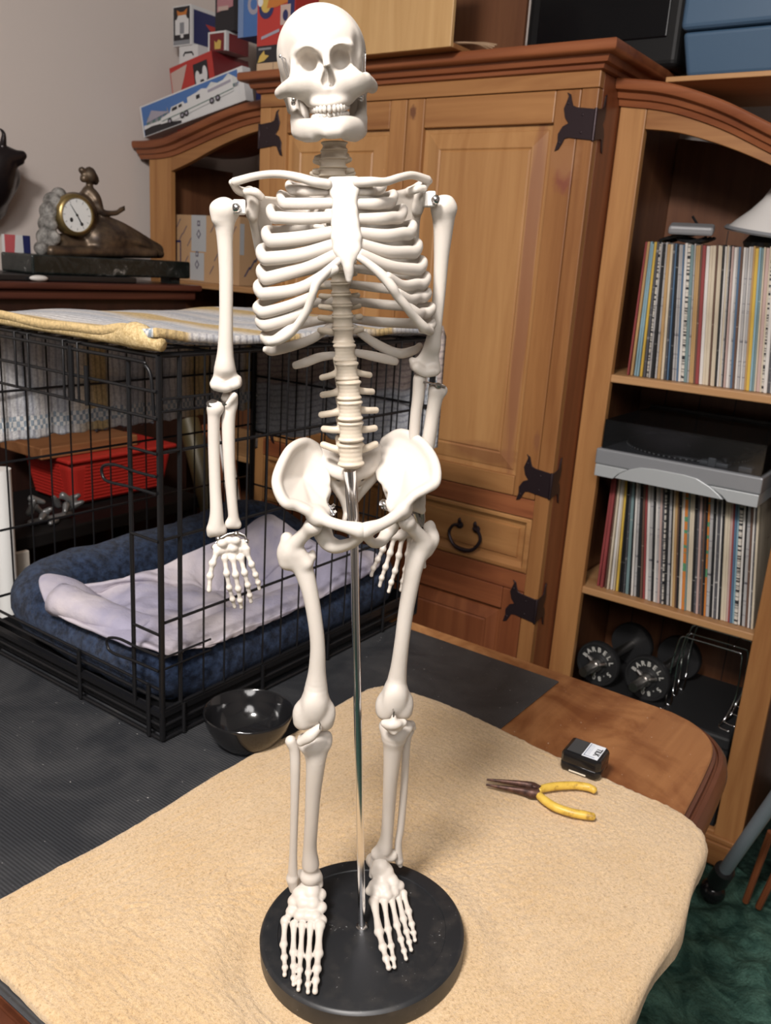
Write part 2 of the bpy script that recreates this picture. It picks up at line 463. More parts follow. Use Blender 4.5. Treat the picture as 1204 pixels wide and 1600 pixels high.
# ------------------------------------------------------------------ bookcases with swooping tops
YB = 2.05
def bookcase(name, x0, x1, st_l, st_r, arch_lo, arch_hi, crown, shelves, label, zb=0.09):
    root = empty(name, ((x0+x1)/2, 2.24, 0), label, 'bookcase')
    yb = 2.42
    def zin(c, x): return float(np.interp(x, [p[0] for p in c], [p[1] for p in c]))
    mb = MB()
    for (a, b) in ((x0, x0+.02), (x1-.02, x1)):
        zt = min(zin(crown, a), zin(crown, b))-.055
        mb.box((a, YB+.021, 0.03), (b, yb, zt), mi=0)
    o = mb.build('side_panel', [PINE_IN], root, smooth=None)  # darker wood paints in the shade of the interior
    n = 24; xs = [x0+.021+(x1-x0-.042)*i/n for i in range(n+1)]
    mb = MB()
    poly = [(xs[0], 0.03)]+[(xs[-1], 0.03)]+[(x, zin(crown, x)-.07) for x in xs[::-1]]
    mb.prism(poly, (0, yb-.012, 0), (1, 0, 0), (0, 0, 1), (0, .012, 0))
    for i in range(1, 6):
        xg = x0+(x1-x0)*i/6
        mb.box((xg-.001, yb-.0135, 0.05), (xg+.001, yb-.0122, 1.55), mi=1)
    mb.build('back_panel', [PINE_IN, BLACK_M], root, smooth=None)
    for (a, b) in ((x0, st_l), (st_r, x1)):
        mb = MB()
        m = 8; xs2 = [a+(b-a)*i/m for i in range(m+1)]
        poly = [(a, 0.02), (b, 0.02)]+[(x, zin(crown, x)-.052) for x in xs2[::-1]]
        mb.prism(poly, (0, YB, 0), (1, 0, 0), (0, 0, 1), (0, .021, 0))
        bevel(mb.build('stile', PINE, root, smooth=None), 0.002)
    xs2 = [st_l+.0012+(st_r-st_l-.0024)*i/28 for i in range(29)]
    poly = [(x, zin(arch_lo, x)) for x in xs2]+[(x, zin(crown, x)-.052) for x in xs2[::-1]]
    mb = MB().prism(poly, (0, YB+.0006, 0), (1, 0, 0), (0, 0, 1), (0, .020, 0))
    bevel(mb.build('arch_board', PINE_H, root, smooth=None), 0.0015)
    # crown moulding swept along the swoop
    prof = [(0, 0), (-.006, .001), (-.010, .013), (-.018, .016), (-.022, .028), (-.036, .032), (-.040, .040), (-.040, .050), (-.036, .054), (yb-YB, .054), (yb-YB, .046), (.004, .040), (.004, 0)]
    n = 40; a, b = crown[0][0], crown[-1][0]; v = []; f = []; k = len(prof)
    for i in range(n+1):
        x = a+(b-a)*i/n; z = zin(crown, x)-.054
        for (py, pz) in prof: v.append((x, YB+py, z+pz))
    for i in range(n):
        for j in range(k): f.append((i*k+j, (i+1)*k+j, (i+1)*k+(j+1) % k, i*k+(j+1) % k))
    f.append(tuple(range(k))); f.append(tuple(n*k+j for j in range(k-1, -1, -1)))
    MB().add(v, f).build('crown_moulding', PINE_R, root, smooth=30)
    for (zt, yy) in shelves:
        mb = MB().box((x0+.021, yy, zt-.019), (x1-.021, yb-.014, zt))
        bevel(mb.build('shelf', SHELF_W, root, smooth=None), 0.003)
    mb = MB()
    mb.box((x0, YB-.012, 0.0), (x1, YB, zb-.025)); mb.box((x0, YB-.009, zb-.025), (x1, YB, zb-.008)); mb.box((st_l-.001, YB-.0, zb-.03), (st_r+.001, YB+.02, zb))
    bevel(mb.build('base_moulding', PINE_H, root, smooth=None), 0.004)
    return root
def smoothcurve(pts):
    q = catmull([np.array(p) for p in pts], 6)
    return [tuple(p) for p in q]
crR = smoothcurve([(-.855, 1.847), (-.74, 1.831), (-.622, 1.794), (-.517, 1.746), (-.42, 1.700), (-.34, 1.672), (-.255, 1.664)])
alR = smoothcurve([(-.80, 1.745), (-.71, 1.734), (-.607, 1.705), (-.503, 1.665), (-.42, 1.625), (-.35, 1.60)])
bookcase('bookcase', -.853, -.293, -.790, -.357, alR, None, crR, [(1.187, YB+.006), (0.630, YB+.006), (0.075, YB+.022)],
         'pine bookcase with swooping top holding two rows of records, right of the armoire')
crL = smoothcurve([(-2.545, 1.752), (-2.46, 1.752), (-2.38, 1.760), (-2.292, 1.782), (-2.15, 1.820), (-2.023, 1.846), (-1.875, 1.858)])
alL = smoothcurve([(-2.395, 1.660), (-2.30, 1.688), (-2.203, 1.722), (-2.10, 1.752), (-2.007, 1.772), (-1.93, 1.780)])
bookcase('bookcase', -2.505, -1.876, -2.397, -1.94, alL, None, crL, [(1.310, YB+.006), (0.75, YB+.006), (0.075, YB+.022)],
         'pine bookcase with swooping top holding a taped carton, left of the armoire')
# a sliver of another cabinet past the right bookcase
mb = MB(); mb.box((-.20, 2.10, 0), (.40, 2.45, .95)); mb.box((-.205, 2.085, 0), (.40, 2.10, .07)); mb.box((-.19,2.092,.10),(-.13,2.10,.90))
tag(mb.build('side_cabinet', PINE_H, smooth=None), 'low pine cabinet edge past the black gap, right of the record bookcase', 'cabinet')
# ------------------------------------------------------------------ signed-distance modelling for the bones
def _smin(a, b, k):
    if k <= 0: return np.minimum(a, b)
    h = np.clip(k-np.abs(a-b), 0, None)/k
    return np.minimum(a, b)-h*h*k*0.25
class SDF:
    """Blends simple solids into one smooth surface and meshes it (surface nets)."""
    def __init__(s, h): s.h = h; s.ops = []
    def cap(s, a, b, ra, rb=None, k=.003, sub=False):
        a = np.asarray(a, float); b = np.asarray(b, float); rb = ra if rb is None else rb
        R = max(ra, rb)
        def f(X, Y, Z):
            ab = b-a; L = ab@ab+1e-12
            t = np.clip(((X-a[0])*ab[0]+(Y-a[1])*ab[1]+(Z-a[2])*ab[2])/L, 0, 1)
            return np.sqrt((X-a[0]-t*ab[0])**2+(Y-a[1]-t*ab[1])**2+(Z-a[2]-t*ab[2])**2)-(ra+(rb-ra)*t)
        s.ops.append((f, np.minimum(a, b)-R, np.maximum(a, b)+R, k, sub)); return s
    def chain(s, pts, r, k=.003, sub=False, n=5):
        """Tapered tube along a smooth curve, taken as one solid."""
        r = [r]*len(pts) if np.isscalar(r) else list(r)
        P = [np.asarray(p, float) for p in pts]
        if len(P) > 2:
            r = np.interp(np.linspace(0, len(P)-1, (len(P)-1)*n+1), range(len(P)), r)
            r = np.convolve(np.pad(r, 2, mode='edge'), [.1, .2, .4, .2, .1], 'valid')
            P = catmull(P, n)
        segs = [(P[i], P[i+1]-P[i], r[i], r[i+1]) for i in range(len(P)-1)]
        def f(X, Y, Z):
            D = None
            for a, ab, ra, rb in segs:
                t = np.clip(((X-a[0])*ab[0]+(Y-a[1])*ab[1]+(Z-a[2])*ab[2])/(ab@ab+1e-12), 0, 1)
                d = np.sqrt((X-a[0]-t*ab[0])**2+(Y-a[1]-t*ab[1])**2+(Z-a[2]-t*ab[2])**2)-(ra+(rb-ra)*t)
                D = d if D is None else np.minimum(D, d)
            return D
        A = np.array(P); R = max(r)
        s.ops.append((f, A.min(0)-R, A.max(0)+R, k, sub)); return s
    def plate(s, tris, r, k=.003, sub=False):
        """Union of triangles thickened by r, taken as one solid."""
        q = SDF(s.h)
        for t in tris: q.tri(*t, r)
        fs = [(o[0], o[1], o[2]) for o in q.ops]
        def f(X, Y, Z):
            D = None
            for g, a, b in fs:
                d = g(X, Y, Z); D = d if D is None else np.minimum(D, d)
            return D
        s.ops.append((f, np.min([a for _, a, b in fs], 0), np.max([b for _, a, b in fs], 0), k, sub)); return s
    def ell(s, c, r, R=None, k=.003, sub=False):
        c = np.asarray(c, float); r = np.asarray(r, float)
        def f(X, Y, Z):
            x, y, z = X-c[0], Y-c[1], Z-c[2]
            if R is not None:
                A = np.asarray(R).T
                x, y, z = (A[0,0]*x+A[0,1]*y+A[0,2]*z, A[1,0]*x+A[1,1]*y+A[1,2]*z, A[2,0]*x+A[2,1]*y+A[2,2]*z)
            k0 = np.sqrt((x/r[0])**2+(y/r[1])**2+(z/r[2])**2)
            k1 = np.sqrt((x/r[0]**2)**2+(y/r[1]**2)**2+(z/r[2]**2)**2)
            return k0*(k0-1)/(k1+1e-9)
        m = max(r) if R is not None else r
        s.ops.append((f, c-m, c+m, k, sub)); return s
    def tri(s, a, b, c, r, k=.003, sub=False):
        a, b, c = (np.asarray(t, float) for t in (a, b, c))
        def f(X, Y, Z):
            P = np.stack([X, Y, Z], -1)
            ba, cb, ac = b-a, c-b, a-c
            pa, pb, pc = P-a, P-b, P-c
            n = np.cross(ba, ac); nn = n@n+1e-18
            sgn = (np.sign(pa@np.cross(ba, n))+np.sign(pb@np.cross(cb, n))+np.sign(pc@np.cross(ac, n)))
            def seg(p, e):
                t = np.clip((p@e)/(e@e), 0, 1)[..., None]
                return ((e*t-p)**2).sum(-1)
            d1 = np.minimum(np.minimum(seg(pa, ba), seg(pb, cb)), seg(pc, ac))
            d2 = (pa@n)**2/nn
            return np.sqrt(np.where(sgn < 2.0, d1, d2))-r
        s.ops.append((f, np.minimum(np.minimum(a, b), c)-r, np.maximum(np.maximum(a, b), c)+r, k, sub)); return s
    def mesh(s, relax=2):
        h = s.h
        lo = np.min([o[1] for o in s.ops if not o[4]], 0)-4*h-.003
        hi = np.max([o[2] for o in s.ops if not o[4]], 0)+4*h+.003
        n = np.ceil((hi-lo)/h).astype(int)+1
        F = np.full(n, 0.02, np.float32)
        ax = [lo[i]+h*np.arange(n[i]) for i in range(3)]
        for f, a, b, k, sub in s.ops:
            pad = k+2.5*h
            i0 = np.clip(np.floor((a-pad-lo)/h).astype(int), 0, n-1); i1 = np.clip(np.ceil((b+pad-lo)/h).astype(int)+1, 1, n)
            if np.any(i1 <= i0): continue
            sl = tuple(slice(p, q) for p, q in zip(i0, i1))
            X, Y, Z = np.meshgrid(*[ax[i][sl[i]] for i in range(3)], indexing='ij')
            d = f(X, Y, Z)
            F[sl] = -_smin(-F[sl], d, k) if sub else _smin(F[sl], d, k)
        return surface_nets(F, lo, h, relax)
def surface_nets(F, lo, h, relax=2):
    I = F < 0
    n = F.shape
    cnt = np.zeros((n[0]-1, n[1]-1, n[2]-1), np.float32)
    acc = np.zeros(cnt.shape+(3,), np.float32)
    for axis in range(3):
        a = [slice(None)]*3; b = [slice(None)]*3
        a[axis] = slice(0, -1); b[axis] = slice(1, None)
        f0, f1 = F[tuple(a)], F[tuple(b)]
        ch = I[tuple(a)] != I[tuple(b)]
        t = np.where(ch, f0/np.where(ch, f0-f1, 1), 0)
        o1, o2 = [q for q in range(3) if q != axis]
        for d1 in (0, 1):
            for d2 in (0, 1):
                s = [slice(None)]*3
                s[o1] = slice(d1, n[o1]-1+d1); s[o2] = slice(d2, n[o2]-1+d2)
                c = ch[tuple(s)]
                cnt += c
                acc[..., axis] += np.where(c, t[tuple(s)], 0)
                acc[..., o1] += np.where(c, d1, 0); acc[..., o2] += np.where(c, d2, 0)
    cells = np.argwhere(cnt > 0)
    idx = -np.ones(cnt.shape, np.int64)
    idx[tuple(cells.T)] = np.arange(len(cells))
    V = cells + acc[tuple(cells.T)]/cnt[tuple(cells.T)][:, None]
    quads = []
    for axis in range(3):
        o1, o2 = (axis+1) % 3, (axis+2) % 3
        a = [slice(1, -1)]*3; b = [slice(1, -1)]*3
        a[axis] = slice(0, -1); b[axis] = slice(1, None)
        A, B = I[tuple(a)], I[tuple(b)]
        e = np.argwhere(A != B)
        if not len(e): continue
        flip = A[tuple(e.T)]
        base = e.copy(); base[:, o1] += 1; base[:, o2] += 1
        q = []
        for (d1, d2) in ((0, 0), (1, 0), (1, 1), (0, 1)):
            c = base.copy(); c[:, o1] -= 1-d1; c[:, o2] -= 1-d2
            q.append(idx[tuple(c.T)])
        q = np.stack(q, 1)
        q[~flip] = q[~flip][:, ::-1]
        quads.append(q)
    Q = np.concatenate(quads)
    for _ in range(relax):                     # gentle smoothing keeps the surface even
        S = np.zeros_like(V); C = np.zeros(len(V))
        for i in range(4):
            for j in (1, 3):
                np.add.at(S, Q[:, i], V[Q[:, (i+j) % 4]]); np.add.at(C, Q[:, i], 1)
        V = 0.5*V+0.5*S/np.maximum(C, 1)[:, None]
    return lo+h*V, Q
def np_mesh(name, V, Q):
    me = bpy.data.meshes.new(name)
    me.vertices.add(len(V)); me.vertices.foreach_set('co', np.asarray(V, np.float32).ravel())
    me.loops.add(Q.size); me.loops.foreach_set('vertex_index', Q.ravel().astype(np.int32))
    me.polygons.add(len(Q)); me.polygons.foreach_set('loop_start', (np.arange(len(Q))*4).astype(np.int32))
    me.update(calc_edges=True); me.validate()
    return me

# ------------------------------------------------------------------ the skeleton on its stand
BONE = mat('bone_plastic', (0.56, 0.512, 0.458), 0.42, spec=0.35)
BONE.node_tree.nodes['Principled BSDF'].inputs['Subsurface Weight'].default_value = 0.2
BONE.node_tree.nodes['Principled BSDF'].inputs['Subsurface Radius'].default_value = (1.0, 0.82, 0.66)
BONE.node_tree.nodes['Principled BSDF'].inputs['Subsurface Scale'].default_value = 0.004
_bv = coords(BONE, 'Object', (1, 1, 1))
bump(BONE, noise(BONE, _bv, 420, 4, 0.65), 0.10, 0.0006)
BONE_SHADE = BONE.copy(); BONE_SHADE.name = 'bone_plastic_shaded'
BONE_SHADE.node_tree.nodes['Principled BSDF'].inputs['Base Color'].default_value = (0.55, 0.475, 0.38, 1)  # tan tone paints in the shade under skull and ribs
CART = BONE.copy(); CART.name = 'bone_plastic_cartilage'
CART.node_tree.nodes['Principled BSDF'].inputs['Base Color'].default_value = (0.57, 0.525, 0.472, 1)

BASE = np.array([-.400, .578, .787])
_fh = np.array([C_FW[0], C_FW[1], 0]); _fh /= np.linalg.norm(_fh)
_rh = np.array([_fh[1], -_fh[0], 0])
PSI, LEAN = 0.20, math.radians(4.3)
_n = -_fh*math.cos(PSI)+_rh*math.sin(PSI)            # the way the chest faces
_rr = _rh*math.cos(PSI)+_fh*math.sin(PSI)
_zz = np.array([0, 0, 1.0])
S_U = math.cos(LEAN)*_rr+math.sin(LEAN)*_zz
S_W = math.cos(LEAN)*_zz-math.sin(LEAN)*_rr
S_V = _n
_M = Matrix.Identity(4)
for i in range(3):
    _M[i][0] = S_U[i]; _M[i][1] = -S_V[i]; _M[i][2] = S_W[i]; _M[i][3] = BASE[i]
SKEL = empty('anatomy_skeleton', label='white plastic human skeleton model on a chrome pole and round black base', cat='skeleton model', mat=_M)
def K(x, y, b):
    """Skeleton-space point seen at (x, y), b metres in front of the frontal plane through the pole."""
    d = ray(x, y)
    t = (b-(CAM-BASE)@S_V)/(d@S_V)
    q = CAM+d*t-BASE
    return np.array([q@S_U, -b, q@S_W])
def KW(x, y, w):
    """The same at height w above the stand's top."""
    d = ray(x, y)
    t = (w-(CAM-BASE)@S_W)/(d@S_W)
    q = CAM+d*t-BASE
    return np.array([q@S_U, -(q@S_V), w])
def pxm(p):
    """Metres per photo pixel at skeleton-space point p."""
    q = BASE+S_U*p[0]-S_V*p[1]+S_W*p[2]
    return ((q-CAM)@C_FW)/FPX
class Bone(SDF):
    """SDF whose points are (x px, y px, b m) and whose radii are pixels."""
    def P(s, p): return K(*p) if len(p) == 3 else KW(p[0], p[1], p[3])
    def c(s, a, b, ra, rb=None, k=.003, sub=False):
        A, B = s.P(a), s.P(b); rb = ra if rb is None else rb
        return s.cap(A, B, ra*pxm(A), rb*pxm(B), k, sub)
    def ch(s, pts, r, k=.003, sub=False):
        r = [r]*len(pts) if np.isscalar(r) else r
        P = [s.P(p) for p in pts]
        return s.chain(P, [a*pxm(p) for a, p in zip(r, P)], k, sub)
    def fan(s, c_, ring, r, k=.004, mid=.5, sink=.0):
        """Dished plate: a ring of points joined to a centre through an inner ring."""
        C = s.P(c_); R = catmull([s.P(p) for p in ring], 3)
        I = [C+(p-C)*mid+np.array([0, sink, 0]) for p in R]
        T = []
        for i in range(len(R)-1):
            T += [(C, I[i], I[i+1]), (I[i], R[i], R[i+1]), (I[i], R[i+1], I[i+1])]
        T = [t for t in T if np.linalg.norm(np.cross(t[1]-t[0], t[2]-t[0])) > 1e-9]
        return s.plate(T, r*pxm(C), k)
    def e(s, p, r, k=.003, sub=False, R=None):
        A = s.P(p); q = pxm(A)
        return s.ell(A, (r[0]*q, r[2]*q, r[1]*q), R, k, sub)
    def t(s, a, b, c_, r, k=.003, sub=False):
        A, B, C = s.P(a), s.P(b), s.P(c_)
        return s.tri(A, B, C, r*pxm(A), k, sub)
    def make(s, name, m=BONE, parent=None, label=None, relax=2):
        V, Q = s.mesh(relax)
        o = link(name, np_mesh(name, V, Q), m, parent or SKEL, local=True, smooth=180)
        if label: o['label'] = label
        return o
def lmb(mb, name, m, parent=None, label=None, smooth=50):
    o = mb.build(name, m, parent or SKEL, smooth=smooth, local=True)
    if label: o['label'] = label
    return o

# ---- stand
STAND = mat('stand_black', (0.013, 0.014, 0.016), 0.42)
N_, L_, B_ = NT(STAND)
_v = coords(STAND, 'Object', (1, 1, 1))
_spk = ramp(STAND, noise(STAND, _v, 330, 2, 0.5), [(0.70, (0, 0, 0)), (0.73, (1, 1, 1))])
_dst = ramp(STAND, noise(STAND, _v, 38, 4, 0.6), [(0.50, (0, 0, 0)), (0.75, (1, 1, 1))])
setc(STAND, mixc(STAND, mixc(STAND, 1.0, _spk, _dst, 'MULTIPLY'), mixc(STAND, _dst, (0.012, 0.013, 0.015), (0.030, 0.028, 0.027)), (0.42, 0.42, 0.42)))
mb = MB()
mb.lathe([(.0995, -.0225), (.1005, -.020), (.1005, -.003), (.0985, -.0006), (.0965, 0), (.0830, 0), (.0822, -.0012), (.02, -.0012)], (0, 0, 0), (0, 0, 1), 96)
lmb(mb, 'stand_base', STAND, label='round black stand base', smooth=35)
PT = K(547, 747, -.004)
mb = MB()
_mid = K(553, 842, -.003)
mb.tube([(0, 0, -.004), _mid*0.5, _mid], .0036, 20); mb.tube([_mid-(0,0,.002), K(551.5, 805, -.004), PT+(PT-_mid)*.12], [.0042, .0050, .0052], 20)
mb.lathe([(.006, -.001), (.006, .002), (.0036, .003)], (0, 0, 0), (0, 0, 1), 16)
lmb(mb, 'stand_pole', CHROME, label='slim chrome support pole', smooth=60)

# ---- skull
HS = .00085
sk = Bone(HS)
sk.e((502, 87, -.012), (69.5, 71, 86), k=.004)
sk.e((495, 128, -.030), (55, 46, 48), k=.006)
sk.e((507, 66, .012), (54, 42, 42), k=.006)
sk.ch([(460, 84, .018), (476, 75, .029), (500, 78, .0345)], [5, 6, 6.5], k=.004)
sk.ch([(521, 77, .0345), (546, 71, .029), (561, 80, .018)], [6.5, 6, 5], k=.004)
sk.e((513, 118, .012), (46, 36, 44), k=.005)
sk.e((514, 146, .018), (33, 24, 34), k=.008); sk.e((490, 134, .020), (22, 16, 26), k=.008); sk.e((535, 131, .020), (22, 16, 26), k=.008)
sk.ch([(510, 82, .034), (511, 92, .037), (511.5, 103, .0395)], [9, 7.5, 7], k=.004)
sk.ch([(458, 92, .016), (455, 112, .020), (462, 126, .024)], [6, 6.5, 9], k=.004)
sk.ch([(559, 88, .016), (563, 107, .020), (557, 121, .024)], [6, 6.5, 9], k=.004)
sk.e((470, 126, .023), (20, 15, 20), k=.006); sk.e((554, 121, .023), (19, 15, 20), k=.006)
sk.ch([(474, 126, .026), (457, 134, .021), (444, 141, .012), (437, 146, .002), (440, 142, -.022)], [13, 13, 10, 8.5, 6], k=.004)
sk.ch([(552, 121, .026), (567, 126, .021), (576, 131, .012), (581, 136, .002), (578, 134, -.022)], [13, 13, 11, 9.5, 6], k=.004)
sk.ch([(484, 160, .010), (494, 162, .028), (515, 162, .034), (536, 159, .027), (546, 155, .010)], [7, 7, 7, 7, 7], k=.004)
sk.e((512, 144, -.002), (34, 26, 50), k=.006)
sk.e((473, 139, .020), (17, 13, 20), k=.008); sk.e((552, 134, .020), (17, 13, 20), k=.008)
sk.c((455, 150, -.02), (455, 172, -.018), 12, 7, k=.006)
sk.c((562, 145, -.02), (566, 158, -.02), 10, 7, k=.006)
for (x, y, dx) in ((478, 94.5, 5), (535, 90.5, -5)):
    sk.c((x, y, .060), (x, y, .034), 19, 18.5, k=.0025, sub=True)
    sk.c((x, y, .034), (x+dx*.7, y+2, .0215), 18, 14, k=.0025, sub=True)
for bb in (.044, .040, .036, .033):
    sk.c((512, 109, bb), (512.5, 126, bb), 6.5, 12.5-(.044-bb)*150, k=.0006, sub=True)
sk.c((484, 129, .043), (484, 129, .036), 2.0, 1.5, k=.001, sub=True)
for (xa, ya) in ((446, 68), (563, 64)):
    sk.e((xa, ya+22, .024), (8, 28, 18), k=.006, sub=True)
sk.c((512, 106, .030), (512.5, 134, .033), 1.5, 1.7, k=.001)
sk.c((512.5, 136, .030), (512.5, 139, .033), 2.0, 2.0, k=.002)
sk.ch([(470, 146, -.016), (474, 170, -.012), (478, 190, -.008)], [9, 9, 7], k=.003); sk.ch([(558, 142, -.016), (555, 166, -.012), (551, 184, -.008)], [9, 9, 7], k=.003)
skull = sk.make('skull')
def teeth(name, pts, n, rx, ry, parent):
    P = catmull([K(*p) for p in pts], 12)
    Lc = np.concatenate([[0], np.cumsum([np.linalg.norm(P[i+1]-P[i]) for i in range(len(P)-1)])])
    mb = MB()
    for i in range(n):
        s = Lc[-1]*(i+.5)/n
        p = np.array([np.interp(s, Lc, [q[k] for q in P]) for k in range(3)])
        j = min(len(P)-2, int(np.searchsorted(Lc, s)-1)); tg = P[j+1]-P[j]; tg /= np.linalg.norm(tg)
        up = np.array([0, -.15, 1.0]); up -= tg*(up@tg); up /= np.linalg.norm(up)
        R = np.stack([tg, np.cross(up, tg), up], 1)
        q = pxm(p); c = abs(i-(n-1)/2)/((n-1)/2)
        mb.ball(p, (rx*q, 4*q, ry*q*(1-.12*c)), 10, 8, R=R)
    return lmb(mb, name, CART, parent)
teeth('upper_teeth', [(487, 171, .014), (496, 171.5, .031), (515, 170.5, .0395), (534, 168.5, .032), (544, 165, .014)], 16, 3.9, 6.2, skull)
# ---- jaw
jw = Bone(HS)
jw.ch([(458, 148, -.012), (461, 172, -.008), (467, 204, .000)], [7, 8, 10], k=.004)
jw.ch([(564, 142, -.012), (565, 170, -.008), (561, 202, .000)], [7, 8, 10], k=.004)
jw.ch([(467, 205, -.002), (474, 207, .010), (489, 206, .024), (505, 203, .033), (520, 203, .036), (535, 202, .033), (548, 204, .022), (558, 205, .010), (561, 204, -.002)], [12, 13, 12, 12, 12, 12, 13, 13, 12], k=.003)
jw.ch([(480, 212, .014), (492, 213, .026)], [8, 7], k=.004); jw.ch([(540, 211, .026), (553, 212, .014)], [7, 8], k=.004)
jw.ch([(487, 193, .014), (498, 190, .029), (515, 189, .034), (533, 187, .029), (545, 187, .014)], [6, 6, 6, 6, 6], k=.004)
jw.c((512, 207, .038), (528, 206, .038), 7, 7, k=.004)
jw.ch([(464, 188, -.002), (476, 196, .014), (490, 197, .026), (507, 195, .033), (520, 195, .0345), (533, 194, .033), (546, 194, .025), (556, 193, .013), (563, 186, -.002)], [9, 10, 10, 10, 10, 10, 10, 10, 9], k=.004)
jaw = jw.make('jaw', parent=skull)
teeth('lower_teeth', [(488, 184, .016), (498, 182, .031), (515, 180, .037), (533, 178.5, .031), (543, 178, .016)], 16, 3.7, 5.2, jaw)
for pp, hk, scr in (([[(438, 88, .006), (441, 93, .009), (449, 124, .019)], [(438, 88, .006), (446, 92, .011), (452, 122, .021)]], (438, 88, .007), ((459, 156, .002), (458, 161, .002))),
                    ([[(568, 80, .006), (566, 86, .009), (566, 116, .019)], [(568, 80, .006), (571, 86, .007), (570, 118, .013)]], (568, 80, .007), ((564, 150, .002), (564, 155, .001)))):
    mb = MB()
    for pts in pp: mb.tube([K(*p) for p in pts], .00042, 8)
    mb.ball(K(*hk), .0013, 10, 8)
    lmb(mb, 'skull_spring', CHROME, skull, 'thin chrome spring hook')
    mb = MB()
    for p in scr: mb.ball(K(*p), .0018, 10, 8)
    lmb(mb, 'jaw_screw', CHROME, jaw, 'small chrome screw')

# ---- spine
def vertebra(x, y, hw, hh, b, kind, name, tilt=(0, 0)):
    """One vertebra: waisted body with rims, arch, side and rear processes."""
    p = K(x, y, b); q = pxm(p)
    r = hw*q; h = hh*q
    s = SDF(max(.0006, r*.075))
    s.ell(p+(0, .1*r, 0), (r*.93, r*.78, h*1.25), k=.0)
    s.ops.pop()
    n = 5
    for i in range(n):
        t = -1+2*i/(n-1)
        s.ell(p+(0, 0, t*h*.80), (r*(.86+.13*t*t), r*(.70+.10*t*t), h*.42), k=.0016)
    for t in (-.80, .80): s.ell(p+(0, 0, t*h), (r*1.02, r*.82, h*.17), k=.0012)
    s.chain([p+(0, r*.7, 0), p+(0, r*1.7, -h*.3), p+(0, r*2.5, -h*.8)], [r*.5, r*.3, r*.25], .003)
    return s, p, r, h
bounds = [(522, 222, 20), (522.5, 235, 21), (521, 249, 22), (520, 263, 22), (519, 276, 22), (519.5, 288, 20), (521, 301, 18), (522, 316, 17), (523, 332, 16), (524, 349, 16), (525.5, 367, 16), (527, 386, 16), (528.5, 405, 16), (530, 424, 15.5), (531.5, 442, 15.5), (533, 459, 16), (534, 476, 16.5), (535, 493, 17.5), (535.5, 511, 18), (537, 537, 18.6), (539.5, 565, 19), (544, 594, 20), (546, 625, 20.5), (547.5, 657, 21), (548.3, 690, 21.5), (547.5, 729, 22.5)]
LUMB_T = [((503, 590), (577, 586)), ((504, 617), (581, 612)), ((502, 648), (587, 641)), ((506, 670), (585, 669)), ((505, 695), (586, 694))]
CERV_T = {1: ((494, 247), (542, 244)), 2: ((492, 252), (546, 249)), 3: ((491, 268), (550, 266)), 4: ((487, 271), (552, 271))}
for i in range(len(bounds)-1):
    (xa, ya, ra), (xb, yb, rb) = bounds[i], bounds[i+1]
    x, y, hw, hh = (xa+xb)/2, (ya+yb)/2, (ra+rb)/2, (yb-ya)/2*.97
    if i < 6: b = .006-.002*i
    elif i < 19: b = -.006-.010*math.sin((i-6)/13*PI)
    else: b = -.006+.008*math.sin((i-18)/7*PI)
    s, p, r, h = vertebra(x, y, hw*.95, hh, b, '', 'vertebra')
    if i < 6:
        for sg in (0, 1):
            if i in CERV_T:
                e = CERV_T[i][sg]; E = K(e[0], e[1], b-.006)
                s.chain([p+(0, r*.5, 0), E], [r*.30, r*.20], .002)
    elif i < 19:
        for sg in (-1, 1): s.chain([p+(0, r*.8, h*.1), p+(sg*r*1.9, r*1.7, h*.5)], [r*.35, r*.28], .003)
    elif i >= 20:
        tl = LUMB_T[i-20]
        for sg in (0, 1):
            E = K(tl[sg][0], tl[sg][1], b-.012)
            s.chain([p+(0, r*.75, h*.1), p*.45+E*.55, E], [r*.42, r*.28, r*.27], .002)
            sgn = -1 if sg == 0 else 1
            s.chain([p+(sgn*r*.55, r*.9, 0), p+(sgn*r*.78, r*1.05, h*1.15)], [r*.34, r*.26], .002)
    V, Q = s.mesh(1)
    link('vertebra', np_mesh('vertebra', V, Q), BONE_SHADE if i < 6 or i > 9 else BONE, SKEL, local=True, smooth=180)

# ---- rib cage
def sweep(name, pts, rad, m=BONE, n=14, flat=1.0, sub=6, parent=None):
    P = [K(*p) for p in pts]
    R = [r*pxm(p) for r, p in zip(rad, P)]
    C = catmull(P, sub); Rr = np.interp(np.linspace(0, len(P)-1, len(C)), range(len(P)), R)
    # rounded tips
    d0 = C[0]-C[1]; d0 /= np.linalg.norm(d0); d1 = C[-1]-C[-2]; d1 /= np.linalg.norm(d1)
    C = [C[0]+d0*Rr[0]*.75, C[0]+d0*Rr[0]*.5]+C+[C[-1]+d1*Rr[-1]*.5, C[-1]+d1*Rr[-1]*.75]
    Rr = np.concatenate([[Rr[0]*.35, Rr[0]*.82], Rr, [Rr[-1]*.82, Rr[-1]*.35]])
    mb = MB(); mb.tube(C, list(Rr), n, flat=flat, up=(0, 0.001, 1.0))
    return lmb(mb, name, m, parent, smooth=180)
def Z2(x, y): return (320+x/3.01, 240+y/3.01)
